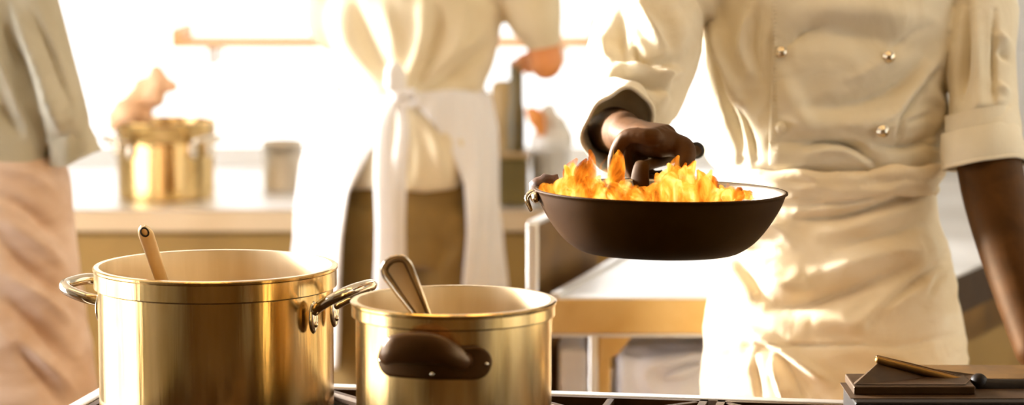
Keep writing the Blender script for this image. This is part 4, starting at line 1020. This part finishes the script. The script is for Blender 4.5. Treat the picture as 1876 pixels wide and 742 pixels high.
# white bucket with food
wq_ = C(1008, 330, 6.76); rW = 36 * 6.76 / F; zt2 = C(1008, 268, 6.76).z
bm = bmesh.new(); lathe(bm, [(0, 0), (rW * .86, 0), (rW * .9, .006), (rW, zt2 - ZW - .008), (rW * 1.06, zt2 - ZW - .008), (rW * 1.06, zt2 - ZW), (rW * .96, zt2 - ZW), (rW * .84, .006), (0, .006)], (wq_.x, 6.76, ZW), 48)
bk_ = mk('bucket', bm, M['paleplastic'], None, loc=(wq_.x, 6.76, ZW)); tag(bk_, 'white bucket on the counter behind the left rim of the flaming pan', 'bucket')
bm = bmesh.new()
for (px, py, r) in ((1000, 258, .036), (1025, 250, .030), (1018, 225, .026), (1005, 205, .024), (1030, 262, .024), (992, 262, .026)): ell(bm, C(px, py, 6.76), (r, r, r * .95))
me = remesh(bm, .007, 3); drape(me, [], nz=.010, nsc=(16, 16, 16), seed=3)
o = mk('white_cloth', me, M['paleplastic'], None, loc=C(1008, 262, 6.76)); tag(o, 'white crumpled cloth heaped in the bucket on the counter', 'cloth')
bm = bmesh.new(); sweep(bm, [C(972, 204, 6.74), C(982, 216, 6.72), C(990, 240, 6.72)], [.013, .022, .014], 14, k=5)
me = remesh(bm, .005, 2); drape(me, [], nz=.004, nsc=(20, 20, 20), seed=3)
o = mk('carrot', me, M['orange'], None, loc=C(990, 245, 6.72)); tag(o, 'orange vegetable leaning on the white cloth of the bucket', 'vegetable')
# shelf across the window
YSH = 7.34
sz = C(440, 82, YSH).z; s0 = C(314, 80, YSH).x; s1 = C(1100, 80, YSH).x
sh = empty('wall_shelf', (s0, YSH, sz)); tag(sh, 'long tan shelf with upturned ends hanging across the bright window', 'shelf')
mk('shelf_board', bx((s0, YSH, sz - .008), (s1, YB + .049, sz + .008)), M['shelf'], sh, bevel=.002)
mk('shelf_end', bx((s0, YSH, sz + .008), (s0 + .022, YB + .049, sz + .042)), M['shelf'], sh, bevel=.002)
mk('shelf_end', bx((s1 - .02, YSH, sz + .008), (s1, YB + .049, sz + .062)), M['shelf'], sh, bevel=.002)
for x in (s0 + .1, (s0 + s1) / 2, s1 - .1):
    bm = bmesh.new(); box(bm, (x - .01, YSH + .06, sz - .06), (x + .01, YB + .049, sz - .008)); mk('shelf_bracket', bm, M['frame'], sh, smooth=False)
# ------------------------------------------------------------------ light
w = bpy.data.worlds.new('World'); bpy.context.scene.world = w; w.use_nodes = True
w.node_tree.nodes['Background'].inputs[0].default_value = (1, .72, .45, 1); w.node_tree.nodes['Background'].inputs[1].default_value = .3
def daylight(name, loc, target, sx, sy, power, col, spread):
    l = bpy.data.lights.new(name, 'AREA'); l.shape = 'RECTANGLE'; l.size = sx; l.size_y = sy; l.energy = power; l.color = col; l.spread = math.radians(spread)
    o = bpy.data.objects.new(name, l); COL.objects.link(o); o.location = loc
    o.rotation_euler = (V(target) - V(loc)).to_track_quat('-Z', 'Y').to_euler(); return o
daylight('daylight', (XL + .12, 5.9, 1.75), (.45, 4.65, 1.0), .9, 1.2, 300, (1, .97, .93), 50)
# ------------------------------------------------------------------ camera
cd = bpy.data.cameras.new('camera'); cam = bpy.data.objects.new('camera', cd); COL.objects.link(cam)
cam.location = (0, 0, H); cam.rotation_euler = (PI / 2 - PITCH, 0, 0)
cd.sensor_width = 36; cd.lens = F / 1876 * 36; cd.clip_start = .05
cd.dof.use_dof = True; cd.dof.focus_distance = 4.05; cd.dof.aperture_fstop = 2.6
S = bpy.context.scene; S.camera = cam
S.view_settings.view_transform = 'Standard'; S.view_settings.look = 'None'; S.view_settings.gamma = 1; S.view_settings.exposure = -.65
S.cycles.use_denoising = True
S.cycles.max_bounces = 6; S.cycles.transparent_max_bounces = 24
